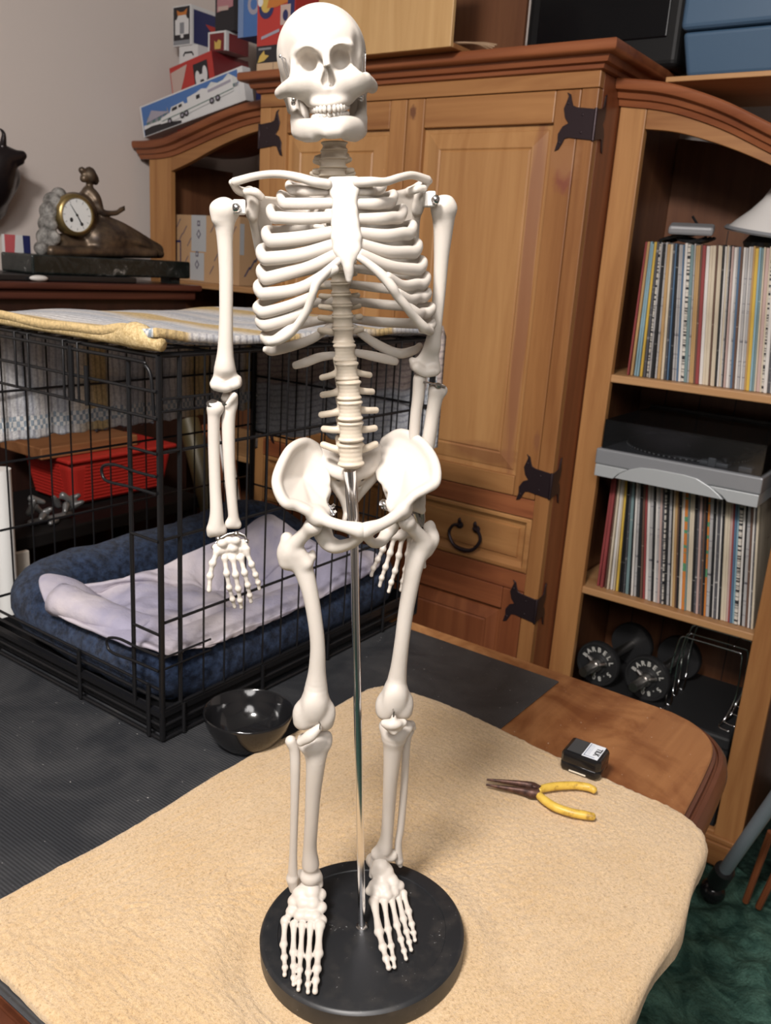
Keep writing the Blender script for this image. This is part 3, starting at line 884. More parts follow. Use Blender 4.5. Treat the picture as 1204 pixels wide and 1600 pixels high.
# (sternal end, middle, front-side turn) in close-up coordinates, tube radius there, spine level in pixels
RL = [((570,175),(480,176),(410,172),7.0,290), ((600,233),(480,236),(372,236),8.0,308), ((620,297),(460,306),(325,302),8.5,328), ((622,365),(470,394),(305,408),9.5,350),
      ((618,425),(450,476),(280,493),9.5,371), ((630,468),(500,528),(280,583),9.0,394), ((610,540),(450,632),(265,658),8.5,418), ((505,672),(400,715),(262,745),8.0,444), ((485,728),(400,775),(273,806),8.0,470), ((430,805),(370,850),(295,880),7.5,498)]
RR = [((710,177),(770,172),(822,172),7.0,290), ((715,237),(800,237),(872,233),8.0,308), ((715,308),(830,306),(915,302),8.5,328), ((720,372),(850,386),(960,378),9.0,350),
      ((725,424),(860,462),(985,465),9.0,371), ((728,470),(870,530),(1008,545),8.5,394), ((860,580),(930,622),(1025,615),8.0,418), ((905,655),(965,688),(1030,678),7.5,444), ((935,705),(1000,752),(1050,750),7.5,470), ((990,785),(1030,815),(1052,822),7.0,498)]
def spx(y):
    return float(np.interp(y, [q[1] for q in bounds], [q[0] for q in bounds]))
for side, RS in ((-1, RL), (1, RR)):
    for k, (st, md, lt, r, sy) in enumerate(RS):
        (xs, ys), (xm, ym), (xl, yl) = Z2(*st), Z2(*md), Z2(*lt)
        x0 = spx(sy); w = abs(xl-x0)
        bs = (.030, .034, .038, .042, .046, .050, .053, .050, .044, .037)[k]; r *= 1.14
        drop = 10 if k == 0 else 26
        yb1 = sy+5
        bt = -.014-.008*min(1, k/3)
        ysd = yl-(8 if k == 0 else (13 if k < 7 else 9))
        if k < 2: bfac = .55
        else: bfac = 1.0
        pts = [(x0+side*13, sy, -.020), (x0+side*w*.42, yb1, -.020-.030*bfac), (x0+side*w*.84, (yb1+ysd)/2+2, -.016-.020*bfac),
               (xl+side*5, ysd, .000), (xl+side*1, yl-1, .014), (xl-side*10, yl, .022 if k > 0 else .020), (xm, ym, (.022+bs)/2+.003), (xs, ys, bs)]
        rr = [6.5, 7.5, 8, r*.9, r, r, r*.97, r*.86]
        sweep('rib', pts, rr, BONE, flat=.80)
# floating ribs
for pts, rr in (([(522, 505, -.022), (490, 528, -.034), (455, 541, -.038), (425, 548, -.034), (414, 546, -.030)], [6, 7, 8, 8, 5]),
                ([(552, 512, -.022), (585, 536, -.034), (620, 552, -.036), (645, 548, -.030), (656, 540, -.026)], [6, 7.5, 8, 7, 5]),
                ([(522, 555, -.022), (500, 558, -.030), (478, 566, -.034), (461, 571, -.034)], [6, 7, 7.5, 6]),
                ([(556, 551, -.022), (580, 556, -.030), (602, 561, -.034), (618, 565, -.034)], [6, 7.5, 7.5, 6])):
    sweep('rib', pts, rr, BONE, flat=.75)
# costal margins
ml = [(642,492),(600,530),(555,572),(524,610),(508,655),(492,705),(474,748),(440,800),(400,845),(350,876),(305,886)]
mr = [(724,488),(770,520),(835,575),(880,630),(905,670),(945,718),(985,770),(1030,818),(1058,835)]
sweep('costal_cartilage', [(*Z2(*p), b) for p, b in zip(ml, np.interp(np.linspace(0, 1, len(ml)), [0, .4, .62, .85, 1], [.052, .053, .048, .038, .028]))], [5.5, 6.5, 7.5, 7.5, 6.5, 6.5, 6.5, 6.5, 7, 7, 6], CART)
sweep('costal_cartilage', [(*Z2(*p), b) for p, b in zip(mr, np.interp(np.linspace(0, 1, len(mr)), [0, .4, .62, .85, 1], [.052, .053, .048, .038, .028]))], [5.5, 6.5, 8, 8, 7, 7, 7, 8, 7], CART)
for pts in ([(528,582),(490,632),(448,648)], [(508,670),(470,700)]):
    pass
# sternum
s = Bone(.0008)
sa = [(519, 285, .030), (522, 300, .033), (528, 316, .037), (526, 330, .040), (525, 350, .044), (525, 372, .048), (528, 392, .050), (536, 404, .052)]
sb = [(555, 284, .030), (553, 299, .033), (549, 315, .037), (551, 330, .040), (553, 350, .044), (557, 372, .048), (556, 390, .050), (549, 404, .052)]
T = []
for i in range(len(sa)-1):
    p = [s.P(q) for q in (sa[i], sb[i], sb[i+1], sa[i+1])]
    T += [(p[0], p[1], p[2]), (p[0], p[2], p[3])]
s.plate(T, .0035, k=.003)
for i in range(len(sa)-1):
    s.c(sa[i], sb[i], 4.5, 4.5, k=.004)
s.ch([(542, 400, .052), (544, 416, .054), (545, 426, .054), (545, 437, .054)], [10, 9, 8, 5], k=.003)
s.make('sternum', CART)
# collar bones
sweep('clavicle', [(512, 288, .034), (490, 284, .036), (462, 276, .030), (432, 272, .018), (400, 275, .004), (366, 284, -.006)], [8, 7.5, 6.5, 6, 6, 6.5], BONE, sub=8)
sweep('clavicle', [(557, 285, .034), (580, 284, .036), (602, 284, .030), (625, 277, .018), (645, 274, .004), (668, 281, -.008)], [8, 7.5, 6.5, 6, 6, 6.5], BONE, sub=8)
# shoulder blades
s = Bone(.0008)
s.ch([(362, 285, -.008), (372, 297, -.014), (386, 302, -.020)], [5, 7, 7])
s.ch([(384, 299, .000), (398, 300, .004), (408, 308, .002)], [5, 7, 6])
s.ch([(390, 300, -.012), (396, 318, -.012), (394, 336, -.014)], [9, 11, 9], k=.004)
s.t((388, 306, -.016), (440, 312, -.038), (404, 390, -.036), 3.0, k=.003); s.t((388, 306, -.016), (404, 390, -.036), (396, 330, -.014), 3.5, k=.003)
s.ch([(392, 330, -.014), (398, 360, -.026), (404, 392, -.036)], [7, 5.5, 5], k=.003)
s.ch([(386, 304, -.022), (412, 311, -.036), (440, 312, -.044)], [5, 4, 4], k=.003)
s.make('scapula')
s = Bone(.0008)
s.ch([(670, 283, -.010), (658, 290, -.014), (640, 298, -.022)], [5.5, 7, 6])
s.ch([(662, 294, .000), (650, 296, .004), (640, 300, .000)], [5, 6.5, 6])
s.ch([(657, 296, -.014), (656, 312, -.014), (652, 328, -.016)], [9, 11, 8], k=.004)
s.t((656, 300, -.016), (598, 303, -.040), (648, 388, -.038), 3.0, k=.003)
s.ch([(652, 324, -.016), (649, 352, -.026), (648, 388, -.038)], [8, 6, 5], k=.003)
s.ch([(640, 300, -.022), (618, 302, -.036), (598, 303, -.044)], [5, 4, 4], k=.003)
s.make('scapula')

# ---- arms
s = Bone(.0009)
s.e((349, 326, .0), (20, 16, 20), k=.004); s.c((352, 326, -.004), (362, 330, -.004), 14, 12, k=.005); s.c((338, 326, .004), (338, 342, .004), 9, 7, k=.004)
s.ch([(350, 336, .0), (351, 370, .0), (353, 420, .0), (353, 490, .0), (352, 545, .0), (351, 575, .0)], [18, 12.5, 11, 10.5, 12, 16], k=.005)
s.t((351, 566, .0), (333, 600, -.002), (371, 598, -.002), 6, k=.005)
s.ch([(337, 602, .006), (352, 606, .006), (360, 604, .004), (369, 600, .003)], [9, 8, 6.5, 8], k=.004)
s.c((372, 592, -.002), (371, 600, -.002), 5, 5)
s.e((353, 592, .011), (6, 8, 8), k=.003, sub=True)
s.make('humerus')
s = Bone(.0009)
s.ch([(328+7, 636, .004), (341, 637, .004)], [8.5, 8.5], k=.003)
s.ch([(335, 640, .004), (334, 655, .004), (334, 700, .004), (336, 760, .006), (338, 800, .008), (337, 824, .008)], [12, 9.5, 9, 9, 10, 13], k=.004)
s.c((331, 829, .008), (347, 829, .008), 7.5, 7.5, k=.004); s.c((330, 834, .008), (328, 836, .008), 5, 4)
s.make('radius_bone')
s = Bone(.0009)
s.ch([(365, 620, .002), (363, 632, .0), (357, 650, .0), (357, 690, .002), (359, 740, .004), (363, 790, .006), (365, 810, .006)], [6.5, 8.5, 11, 10, 9, 8, 8.5], k=.004)
s.c((354, 634, .004), (366, 618, .005), 4, 4.5, k=.003); s.c((356, 611, -.006), (352, 622, -.004), 6, 7, k=.004)
s.c((358, 819, .006), (371, 820, .006), 7.5, 6.5, k=.004)
s.make('ulna')
s = Bone(.0009)
s.e((691, 322, -.004), (17, 16, 18), k=.004); s.c((700, 316, -.004), (704, 324, -.004), 8, 8, k=.004)
s.ch([(693, 330, -.006), (692, 362, -.008), (689, 405, -.010), (686, 455, -.012), (681, 500, -.013), (676, 540, -.013)], [19, 15, 11.5, 10, 10, 12], k=.005)
s.t((675, 536, -.013), (647, 574, -.016), (683, 578, -.014), 6, k=.006)
s.ch([(651, 574, -.010), (664, 582, -.010), (678, 580, -.010)], [8, 7.5, 8.5], k=.004); s.c((645, 566, -.016), (643, 563, -.016), 5, 5, k=.004)
s.make('humerus')
s = Bone(.0009)
s.c((659, 578, -.012), (660, 590, -.014), 4, 4); s.ch([(655, 592, -.016), (653, 620, -.018), (648, 660, -.022), (645, 720, -.026), (648, 790, -.030)], [10, 9.5, 8.5, 8, 8], k=.004)
s.make('ulna')
s = Bone(.0009)
s.c((679, 608, -.018), (690, 610, -.018), 9, 9, k=.003)
s.ch([(682, 612, -.018), (676, 645, -.020), (669, 690, -.024), (661, 730, -.028), (655, 765, -.032), (653, 786, -.033)], [12, 10.5, 11, 10.5, 10, 12], k=.004)
s.c((648, 792, -.033), (659, 798, -.033), 7, 6, k=.004)
s.make('radius_bone')
# metal joints of the arms
mb = MB()
a = K(383, 322, -.006); c_ = K(364, 326, .010)
mb.box(*[(np.minimum(a, c_)+d, np.maximum(a, c_)+e)[i] for i, (d, e) in enumerate((((0,0,-.004),(0,0,.004)), ((0,0,-.004),(0,0,.004))))])
pl = lmb(mb, 'shoulder_plate', mat('plate_white', (.72, .70, .66), .35), label='pale shoulder joint plate'); bevel(pl, .0012)
mb = MB(); mb.lathe([(.0035, 0), (.0035, .001), (.0025, .0024), (.001, .003)], K(369, 325, .0105), (0, -1, 0), 14)
lmb(mb, 'bolt', CHROME, pl, 'round chrome bolt')
mb = MB()
a = K(660, 309, -.010); c_ = K(681, 314, .008)
mb.box(np.minimum(a, c_)-(0,0,.004), np.maximum(a, c_)+(0,0,.004))
pl = lmb(mb, 'shoulder_plate', bpy.data.materials['plate_white'], label='pale shoulder joint plate'); bevel(pl, .0012)
mb = MB(); mb.lathe([(.0035, 0), (.0035, .001), (.0025, .0024), (.001, .003)], K(680, 312, .009), (0, -1, 0), 14)
lmb(mb, 'bolt', CHROME, pl, 'round chrome bolt')
mb = MB()
mb.lathe([(.0055, 0), (.0055, .001), (.003, .0016), (.003, .003), (.001, .0036)], K(333, 632, .004), (0.05, -.35, 1), 16)
mb.box((-.006, -.002, -.0005), (.006, .002, .0005), R=rotx(.3), c=K(342, 631, .004))
lmb(mb, 'elbow_joint', STEEL, label='steel elbow washer')
mb = MB()
mb.box((-.010, -.002, -.0006), (.010, .002, .0006), R=roty(.25), c=K(678, 600, -.012))
mb.lathe([(.003, 0), (.003, .002), (.0012, .003)], K(684, 604, -.012), (.1, -.3, 1), 12)
lmb(mb, 'elbow_joint', STEEL, label='steel elbow washer')
mb = MB()
mb.tube([K(*p) for p in ((338, 850, .014), (343, 843, .012), (356, 836, .010), (370, 833, .010), (382, 838, .012), (385, 846, .016))], .0016, 8, flat=.5)
for p in ((334, 855, .016), (385, 846, .018), (341, 842, .014), (369, 834, .012)): mb.ball(K(*p), .0022, 10, 8)
lmb(mb, 'wrist_joint', STEEL, label='bent steel wrist strap with small screws')
mb = MB()
mb.tube([K(*p) for p in ((648, 800, -.034), (652, 812, -.036), (658, 822, -.036))], .0030, 8); mb.tube([K(*p) for p in ((659, 800, -.034), (660, 812, -.036), (657, 822, -.036))], .0026, 8)
lmb(mb, 'wrist_joint', STEEL, label='bent steel wrist strap with small screws')

# ---- hands
def digit(s, pts, r, k=.0012):
    """Bead-jointed finger: shafts waisted between knobbed joints."""
    P = [s.P(p) for p in pts]
    for i in range(len(P)-1):
        q = pxm(P[i]); m = (P[i]+P[i+1])/2
        s.cap(P[i], m, r*q*(1-.09*i), r*q*.66*(1-.09*i), k); s.cap(m, P[i+1], r*q*.66*(1-.09*i), r*q*(1-.09*(i+1)), k)
        s.ell(P[i], np.array([1.15]*3)*r*q*(1-.08*i), k=k)
s = Bone(.00065)
for i, (x, y, r) in enumerate(((338, 855, 7), (347, 849, 8), (357, 845, 8), (368, 845, 8), (379, 849, 8), (343, 862, 7), (353, 858, 8), (364, 857, 8), (374, 859, 7.5), (384, 858, 7), (352, 867, 6), (364, 868, 6), (376, 868, 6))):
    s.e((x, y, .018+.003*(i % 2)), (r, r*.85, r*.8), k=.0022)
digit(s, [(339, 862, .022), (332, 880, .026), (328, 900, .028), (326.5, 922, .030)], 5.6)
digit(s, [(351, 872, .022), (354, 896, .026), (358, 918, .026), (363, 936, .024), (366.5, 948, .022)], 5.0)
digit(s, [(364, 873, .022), (368, 898, .027), (372, 920, .027), (375, 938, .025), (377, 949, .023)], 5.2)
digit(s, [(376, 872, .022), (382, 895, .026), (387, 914, .026), (390, 930, .024), (392, 940, .023)], 5.0)
digit(s, [(385, 863, .021), (393, 882, .024), (399, 898, .024), (403, 910, .023), (405, 920, .022)], 4.8)
s.make('hand', label='open bone hand hanging with splayed fingers')
s = Bone(.00065)
for i, (x, y, r) in enumerate(((640, 824, 8), (650, 822, 8), (632, 832, 8), (644, 833, 8), (655, 832, 7), (624, 838, 7), (612, 836, 6))):
    s.e((x, y, -.038+.002*(i % 2)), (r, r*.9, r*.8), k=.0022)
digit(s, [(604, 838, -.036), (598, 858, -.034), (590, 874, -.034), (583, 888, -.034), (580, 899, -.034)], 4.8)
digit(s, [(616, 838, -.037), (609, 864, -.035), (602, 886, -.034), (596, 903, -.034), (593, 915, -.034)], 5.0)
digit(s, [(628, 840, -.038), (623, 868, -.036), (617, 892, -.035), (611, 910, -.035), (607, 924, -.035)], 5.0)
digit(s, [(640, 838, -.040), (637, 866, -.040), (633, 890, -.040), (629, 908, -.040), (626, 922, -.040)], 4.8)
digit(s, [(655, 832, -.040), (660, 852, -.042), (662, 870, -.042), (662, 885, -.042)], 5.2)
s.c((604, 838, -.036), (630, 834, -.038), 5, 7, k=.003)
s.make('hand', label='bone hand hanging behind the thigh')

# ---- pelvis
PV = .0008
s = Bone(PV)
ring = [(503, 708, -.034), (493, 697, -.036), (476, 690, -.030), (455, 700, -.014), (441, 722, .000), (432, 748, .012), (435, 768, .022), (446, 786, .028), (462, 790, .026), (480, 798, .027), (494, 810, .028), (511, 800, .018), (507, 785, .006), (508, 770, -.004), (513, 753, -.016), (509, 732, -.026), (503, 708, -.034)]
s.fan((470, 748, -.016), ring, 4.0, sink=.001)
s.ch(ring[1:10], [5.5, 6, 6.5, 7, 7.5, 8, 8, 8, 8], k=.004)
s.e((494, 810, .018), (17, 16, 22), k=.008)
s.ch([(494, 802, .022), (512, 815, .034), (536, 822, .042), (561, 828, .046)], [11, 9.5, 9, 13], k=.005)
s.ch([(566, 832, .045), (560, 840, .042), (548, 849, .032), (526, 854, .018), (511, 847, .008), (502, 828, .008), (496, 812, .012)], [9, 9, 9, 11, 13, 14, 12], k=.004)
s.t((503, 828, .010), (511, 847, .008), (524, 854, .016), 7, k=.004)
s.ch([(509, 768, -.006), (500, 800, -.004), (504, 830, .004)], [7, 11, 11], k=.006)
s.e((490, 822, .020), (13.5, 13.5, 15), k=.003, sub=True)
s.make('hip_bone', relax=7)
s = Bone(PV)
ring = [(592, 704, -.036), (601, 688, -.040), (626, 676, -.034), (655, 689, -.018), (673, 710, -.004), (681, 732, .010), (680, 754, .020), (666, 764, .026), (648, 774, .028), (636, 786, .029), (622, 800, .026), (607, 790, .014), (609, 770, .004), (603, 758, -.006), (592, 748, -.018), (589, 728, -.028), (592, 704, -.036)]
s.fan((636, 732, -.014), ring, 4.0, sink=.001)
s.ch(ring[1:10], [5.5, 6, 6.5, 7, 7.5, 7.5, 7, 6, 6], k=.004)
s.e((628, 800, .018), (16, 16, 22), k=.008)
s.ch([(634, 790, .022), (618, 806, .034), (596, 819, .042), (571, 828, .046)], [9.5, 9.5, 9, 13], k=.005)
s.ch([(569, 832, .045), (575, 841, .042), (584, 849, .032), (596, 845, .020), (606, 830, .010), (618, 812, .012)], [9, 8, 7.5, 9, 11, 11], k=.004)
s.ch([(606, 766, -.006), (618, 796, -.004), (612, 824, .004)], [7, 11, 10], k=.006)
s.e((635, 813, .020), (13.5, 13.5, 15), k=.003, sub=True)
s.make('hip_bone', relax=7)
s = Bone(PV)
s.t((503, 706, -.038), (591, 702, -.038), (548, 762, -.026), 9, k=.005)
s.ch([(506, 722, -.033), (526, 736, -.024), (548, 740, -.018), (570, 735, -.024), (588, 720, -.033)], [11, 13, 15, 13, 11], k=.006)
s.t((514, 744, -.031), (585, 742, -.031), (545, 788, -.036), 9, k=.005)
s.ch([(548, 750, -.026), (546, 775, -.034), (542, 800, -.034), (538, 812, -.028)], [16, 12, 6, 4], k=.005)
for (x, y) in ((529, 752), (566, 750), (530, 765), (562, 763), (531, 778)): s.e((x, y, -.020), (3.0, 2.6, 12), k=.0015, sub=True)
s.make('sacrum')
mb = MB()
for (x, y, dx) in ((515, 796, .4), (602, 790, -.4)):
    p = K(x, y, .010); ax = np.array([dx, -.3, -.6 if dx > 0 else .5]); ax /= np.linalg.norm(ax)
    mb.lathe([(.0020, -.006), (.0020, .006)], p, ax, 10); mb.lathe([(.0042, -.002), (.0042, .001)], p, ax, 6); mb.lathe([(.0036, .003), (.0036, .0052)], p, ax, 6)
    mb.tube([p, p+np.array([.004*np.sign(dx), 0, .004])], .0014, 8)
    lmb(mb, 'hip_bolt', CHROME, label='chrome hip screw with nuts'); mb = MB()

# ---- legs
s = Bone(.0009)
s.e((490, 822, .020), (13, 13, 14), k=.003)
s.ch([(487, 824, .018), (470, 840, .012), (456, 856, .006)], [11, 10.5, 14], k=.006)
s.ch([(449, 842, -.002), (446, 862, .0), (448, 878, .002)], [9, 14, 13], k=.005); s.c((447, 840, -.004), (451, 850, -.004), 7, 9, k=.004)
s.ch([(456, 866, .004), (472, 886, .006), (484, 925, .010), (492, 970, .012), (496, 1010, .012), (495, 1050, .010), (493, 1085, .008)], [17, 16, 12.5, 11.5, 11.5, 13.5, 20], k=.006)
s.c((488, 864, .004), (487, 870, .006), 5, 7, k=.004); s.c((470, 866, .010), (480, 880, .012), 8, 8, k=.006)
s.ch([(491, 1096, .008), (474, 1110, .008), (472, 1126, .008)], [16, 16, 14], k=.006); s.ch([(494, 1096, .008), (508, 1110, .008), (508, 1128, .008)], [16, 16, 13], k=.006)
s.c((478, 1122, .010), (503, 1122, .010), 14, 14, k=.006); s.e((490, 1106, .018), (14, 18, 8), k=.010)
s.make('femur')
s = Bone(.0009)
s.e((634, 814, .020), (12, 12, 13), k=.003)
s.ch([(637, 818, .018), (652, 834, .010), (662, 846, .004)], [10.5, 11, 14], k=.006)
s.ch([(672, 826, -.004), (674, 842, -.002), (666, 858, .0)], [9, 13, 12], k=.005); s.c((667, 822, -.006), (672, 818, -.006), 5, 5, k=.004)
s.ch([(656, 854, .002), (647, 884, .004), (642, 910, .004), (634, 955, .002), (628, 1000, .0), (623, 1040, -.004), (619, 1070, -.008)], [16, 14.5, 13, 12, 11.5, 12.5, 16], k=.006)
s.ch([(617, 1080, -.008), (603, 1096, -.008), (602, 1110, -.008)], [15, 15, 15], k=.006); s.ch([(618, 1080, -.008), (630, 1094, -.008), (630, 1110, -.008)], [15, 15, 14], k=.006)
s.c((606, 1106, -.006), (626, 1106, -.006), 15, 14, k=.006); s.e((616, 1092, .002), (15, 18, 8), k=.010)
s.make('femur')
s = Bone(.0008); s.ch([(470, 1159, .020), (484, 1150, .023), (497, 1138, .022)], [7, 10, 6], k=.004); s.c((497, 1136, .022), (500, 1132, .022), 2, 1.5, k=.002)
s.make('kneecap')
s = Bone(.0008); s.t((600, 1130, .008), (630, 1129, .008), (615, 1143, .010), 6, k=.004); s.e((615, 1132, .012), (13, 8, 8), k=.004); s.e((615, 1121, .010), (4, 5, 5), k=.003)
s.make('kneecap')
mb = MB(); mb.tube([K(499, 1139, .026), K(500, 1131, .026), K(498, 1128, .022)], .0005, 6); lmb(mb, 'knee_pin', STEEL, label='tiny steel knee pin')
mb = MB(); mb.tube([K(614.5, 1120, .012), K(615, 1112, .012), K(614, 1108, .008)], .0007, 6)
lmb(mb, 'knee_pin', STEEL, label='tiny steel knee pin')
s = Bone(.0009)
s.ch([(474, 1156, -.002), (492, 1158, .0), (508, 1152, .0)], [10, 12, 11], k=.005); s.c((476, 1166, .002), (507, 1162, .002), 9, 10, k=.005)
s.ch([(493, 1166, .0), (493, 1192, .002), (489, 1240, -.004), (486, 1290, -.012), (484, 1325, -.020), (485, 1350, -.025)], [21, 15, 12, 10.5, 10.5, 14], k=.005)
s.e((485, 1368, -.027), (17, 15, 16), k=.005); s.c((497, 1372, -.027), (499, 1382, -.027), 7, 6, k=.004)
s.make('tibia')
s = Bone(.0008)
s.ch([(454, 1158, -.010), (460, 1172, -.010), (461, 1205, -.010), (460, 1262, -.014), (458, 1330, -.022), (457, 1368, -.028)], [9, 8.5, 8, 6.5, 6, 8], k=.004); s.c((456, 1374, -.028), (458, 1390, -.030), 9, 6, k=.004)
s.make('fibula')
s = Bone(.0009)
s.ch([(602, 1134, -.014), (616, 1140, -.012), (634, 1136, -.014)], [10, 13, 11], k=.005); s.c((643, 1132, -.018), (646, 1138, -.018), 6, 4, k=.004)
s.ch([(616, 1146, -.012), (614, 1166, -.014), (610, 1215, -.022), (607, 1265, -.034), (604, 1305, -.042), (600, 1325, -.046)], [22, 15.5, 11.5, 10, 9.5, 13], k=.005)
s.c((590, 1334, -.048), (611, 1336, -.048), 11, 10, k=.005); s.c((584, 1342, -.050), (581, 1368, -.054), 6, 5, k=.004)
s.make('tibia')
s = Bone(.0008)
s.ch([(640, 1142, -.026), (635, 1160, -.026), (631, 1230, -.034), (626, 1290, -.044), (622, 1318, -.048), (623, 1344, -.052)], [7, 6.5, 6, 6, 5.5, 6.5], k=.004); s.c((623, 1344, -.052), (625, 1352, -.052), 5.5, 4, k=.003)
s.make('fibula')

# ---- feet
def foot(tars, heel, mets, r0):
    s = Bone(.0007)
    for (x, y, w, r) in tars:
        A = KW(x, y, w); q = pxm(A); s.ell(A, np.array((r, r, r*.85))*q, k=.0025)
    for a, b, ra, rb in heel:
        A, B = KW(*a), KW(*b); s.cap(A, B, ra*pxm(A), rb*pxm(B), .004)
    for pts, r in mets:
        P = [KW(*p) for p in pts]
        for i in range(len(P)-1):
            q = pxm(P[i]); m = (P[i]+P[i+1])/2; g = 1-.10*i
            s.cap(P[i], m, r*q*g, r*q*.62*g, .0012); s.cap(m, P[i+1], r*q*.62*g, r*q*(g-.10), .0012)
            s.ell(P[i], np.array([1.15, 1.15, 1.0])*r*q*g, k=.0012)
    return s.make('foot', label=None)
foot([(470, 1396, .030, 14), (486, 1394, .032, 14), (499, 1398, .027, 11), (460, 1408, .024, 11), (474, 1410, .026, 12), (488, 1412, .026, 12), (501, 1418, .022, 10), (456, 1424, .018, 10), (468, 1430, .019, 10), (480, 1430, .020, 10), (492, 1432, .020, 10), (502, 1438, .016, 9), (446, 1438, .014, 8)],
     [((484, 1385, .034), (478, 1392, .020), 14, 14), ((476, 1384, .026), (470, 1372, .012), 13, 13)],
     [([(499, 1446, .016), (497, 1490, .009), (495, 1514, .008), (493, 1532, .007), (492, 1549, .005)], 8.0),
      ([(485, 1446, .016), (482, 1495, .008), (481.5, 1520, .007), (481, 1538, .006), (481, 1550, .005)], 6.0),
      ([(472, 1446, .015), (469.5, 1492, .008), (468, 1516, .007), (467, 1534, .006), (466, 1546, .005)], 6.0),
      ([(459, 1444, .014), (458, 1488, .007), (458.5, 1510, .006), (458.5, 1528, .006), (458.5, 1538, .005)], 6.0),
      ([(445, 1440, .012), (443, 1476, .007), (444, 1496, .006), (445, 1512, .005), (444.5, 1523, .005)], 6.2)], 5)
foot([(590, 1362, .030, 12), (603, 1362, .030, 12), (596, 1372, .026, 12), (610, 1374, .024, 11), (586, 1384, .022, 11), (600, 1386, .022, 11), (614, 1380, .022, 10), (623, 1384, .018, 9), (590, 1396, .018, 11), (604, 1398, .018, 10), (615, 1394, .017, 9), (578, 1392, .018, 8)],
     [((594, 1353, .036), (600, 1362, .022), 13, 13), ((588, 1352, .028), (582, 1344, .014), 11, 11)],
     [([(584, 1408, .014), (592, 1456, .009), (598, 1480, .008), (603, 1498, .007), (607, 1512, .005)], 7.6),
      ([(600, 1408, .014), (606, 1452, .008), (611, 1478, .007), (614, 1498, .006), (616, 1511, .005)], 5.8),
      ([(611, 1402, .014), (620, 1446, .008), (626, 1468, .007), (631, 1486, .006), (634, 1498, .005)], 5.8),
      ([(621, 1396, .013), (630, 1436, .007), (635, 1456, .006), (639, 1472, .006), (642, 1484, .005)], 5.8),
      ([(630, 1396, .012), (638, 1424, .007), (643, 1444, .006), (646, 1458, .005), (648, 1469, .005)], 5.6)], 5)
# ------------------------------------------------------------------ dining table, mat, towel
from mathutils import noise as MN
def nz(x, y, z=0.0): return MN.noise(Vector((x, y, z)))
TABW = wood('table_top_wood', (0.54, 0.285, 0.120), (0.38, 0.175, 0.070), 'y', 0.38, 0.5, spec=0.45)
_N, _L, _B = NT(TABW)
_base = _B.inputs['Base Color'].links[0].from_socket
_st = ramp(TABW, noise(TABW, coords(TABW, 'Object', (1, 1, 1)), 9, 5, 0.65, 0.8), [(0.42, (1, 1, 1)), (0.62, (0.62, 0.50, 0.42))])
_sp = ramp(TABW, noise(TABW, coords(TABW, 'Object', (1, 1, 1)), 240, 1, 0.4), [(0.765, (0, 0, 0)), (0.785, (1, 1, 1))])
setc(TABW, mixc(TABW, mixc(TABW, 1.0, _sp, (.5, .5, .5), 'MULTIPLY'), mixc(TABW, 1.0, _base, _st, 'MULTIPLY'), (0.75, 0.68, 0.58)))
TABE = wood('table_edge_wood', (0.17, 0.062, 0.030), (0.085, 0.030, 0.018), 'y', 0.3, 0.5)
_ed = [(-.32, 1.333), (-.275, 1.318), (-.235, 1.285), (-.212, 1.235), (-.202, 1.15), (-.192, 1.0), (-.176, .86), (-.172, .72), (-.185, .58), (-.225, .46), (-.29, .375), (-.38, .325)]
_end = [tuple(p) for p in catmull([np.array(p) for p in _ed], 5)]
TAB_OUT = [(-1.335, .312), (-1.335, 1.335), (-.60, 1.335), (-.45, 1.335)]+_end+[(-.48, .312)]
def offset_poly(P, d):
    P = [np.array(p, float) for p in P]; n = len(P); out = []
    ar = sum(P[i][0]*P[(i+1) % n][1]-P[(i+1) % n][0]*P[i][1] for i in range(n)); sg = 1 if ar > 0 else -1
    for i in range(n):
        a = P[i]-P[i-1]; b = P[(i+1) % n]-P[i]
        na = np.array([a[1], -a[0]])/np.linalg.norm(a)*sg; nb = np.array([b[1], -b[0]])/np.linalg.norm(b)*sg
        m = na+nb; m /= max(.3, (m@m)/2)**1.0
        out.append(tuple(P[i]+m*d))
    return out
TABLE = empty('dining_table', (-.75, .82, 0), 'worn wooden dining table with rounded corner, carrying the crate and skeleton', 'table')
def stack_loops(mb, loops):
    n = len(loops[0][0]); k = len(mb.v); v = []; f = []
    for P, z in loops: v += [(a, b, z) for a, b in P]
    for i in range(len(loops)-1):
        for j in range(n): f.append((i*n+j, i*n+(j+1) % n, (i+1)*n+(j+1) % n, (i+1)*n+j))
    f.append(tuple(range(n-1, -1, -1))); f.append(tuple((len(loops)-1)*n+j for j in range(n)))
    mb.add(v, f)
TO = TAB_OUT[::-1]
mb = MB(); stack_loops(mb, [(offset_poly(TO, -.028), .728), (offset_poly(TO, -.026), .748), (offset_poly(TO, -.028), .750)])
mb.build('table_top', TABW, TABLE, smooth=40)
mb = MB(); stack_loops(mb, [(offset_poly(TO, -.012), .700), (offset_poly(TO, -.002), .704), (offset_poly(TO, .0), .716), (offset_poly(TO, -.003), .730), (offset_poly(TO, -.010), .738), (offset_poly(TO, -.016), .7385), (offset_poly(TO, -.017), .735), (offset_poly(TO, -.020), .735), (offset_poly(TO, -.021), .742), (offset_poly(TO, -.0275), .7435)])
mb.build('table_rim', TABE, TABLE, smooth=40)
mb = MB(); A = offset_poly(TO, -.05); stack_loops(mb, [(A, .60), (A, .7005)])
mb.build('apron', TABE, TABLE, smooth=40)
for (x, y) in ((-1.24, .45), (-1.24, 1.20), (-.36, 1.14), (-.36, .52)):
    MB().lathe([(.018, 0), (.026, .03), (.022, .10), (.032, .45), (.026, .50), (.036, .52), (.036, .60)], (x, y, 0), (0, 0, 1), 20).build('leg', TABE, TABLE)

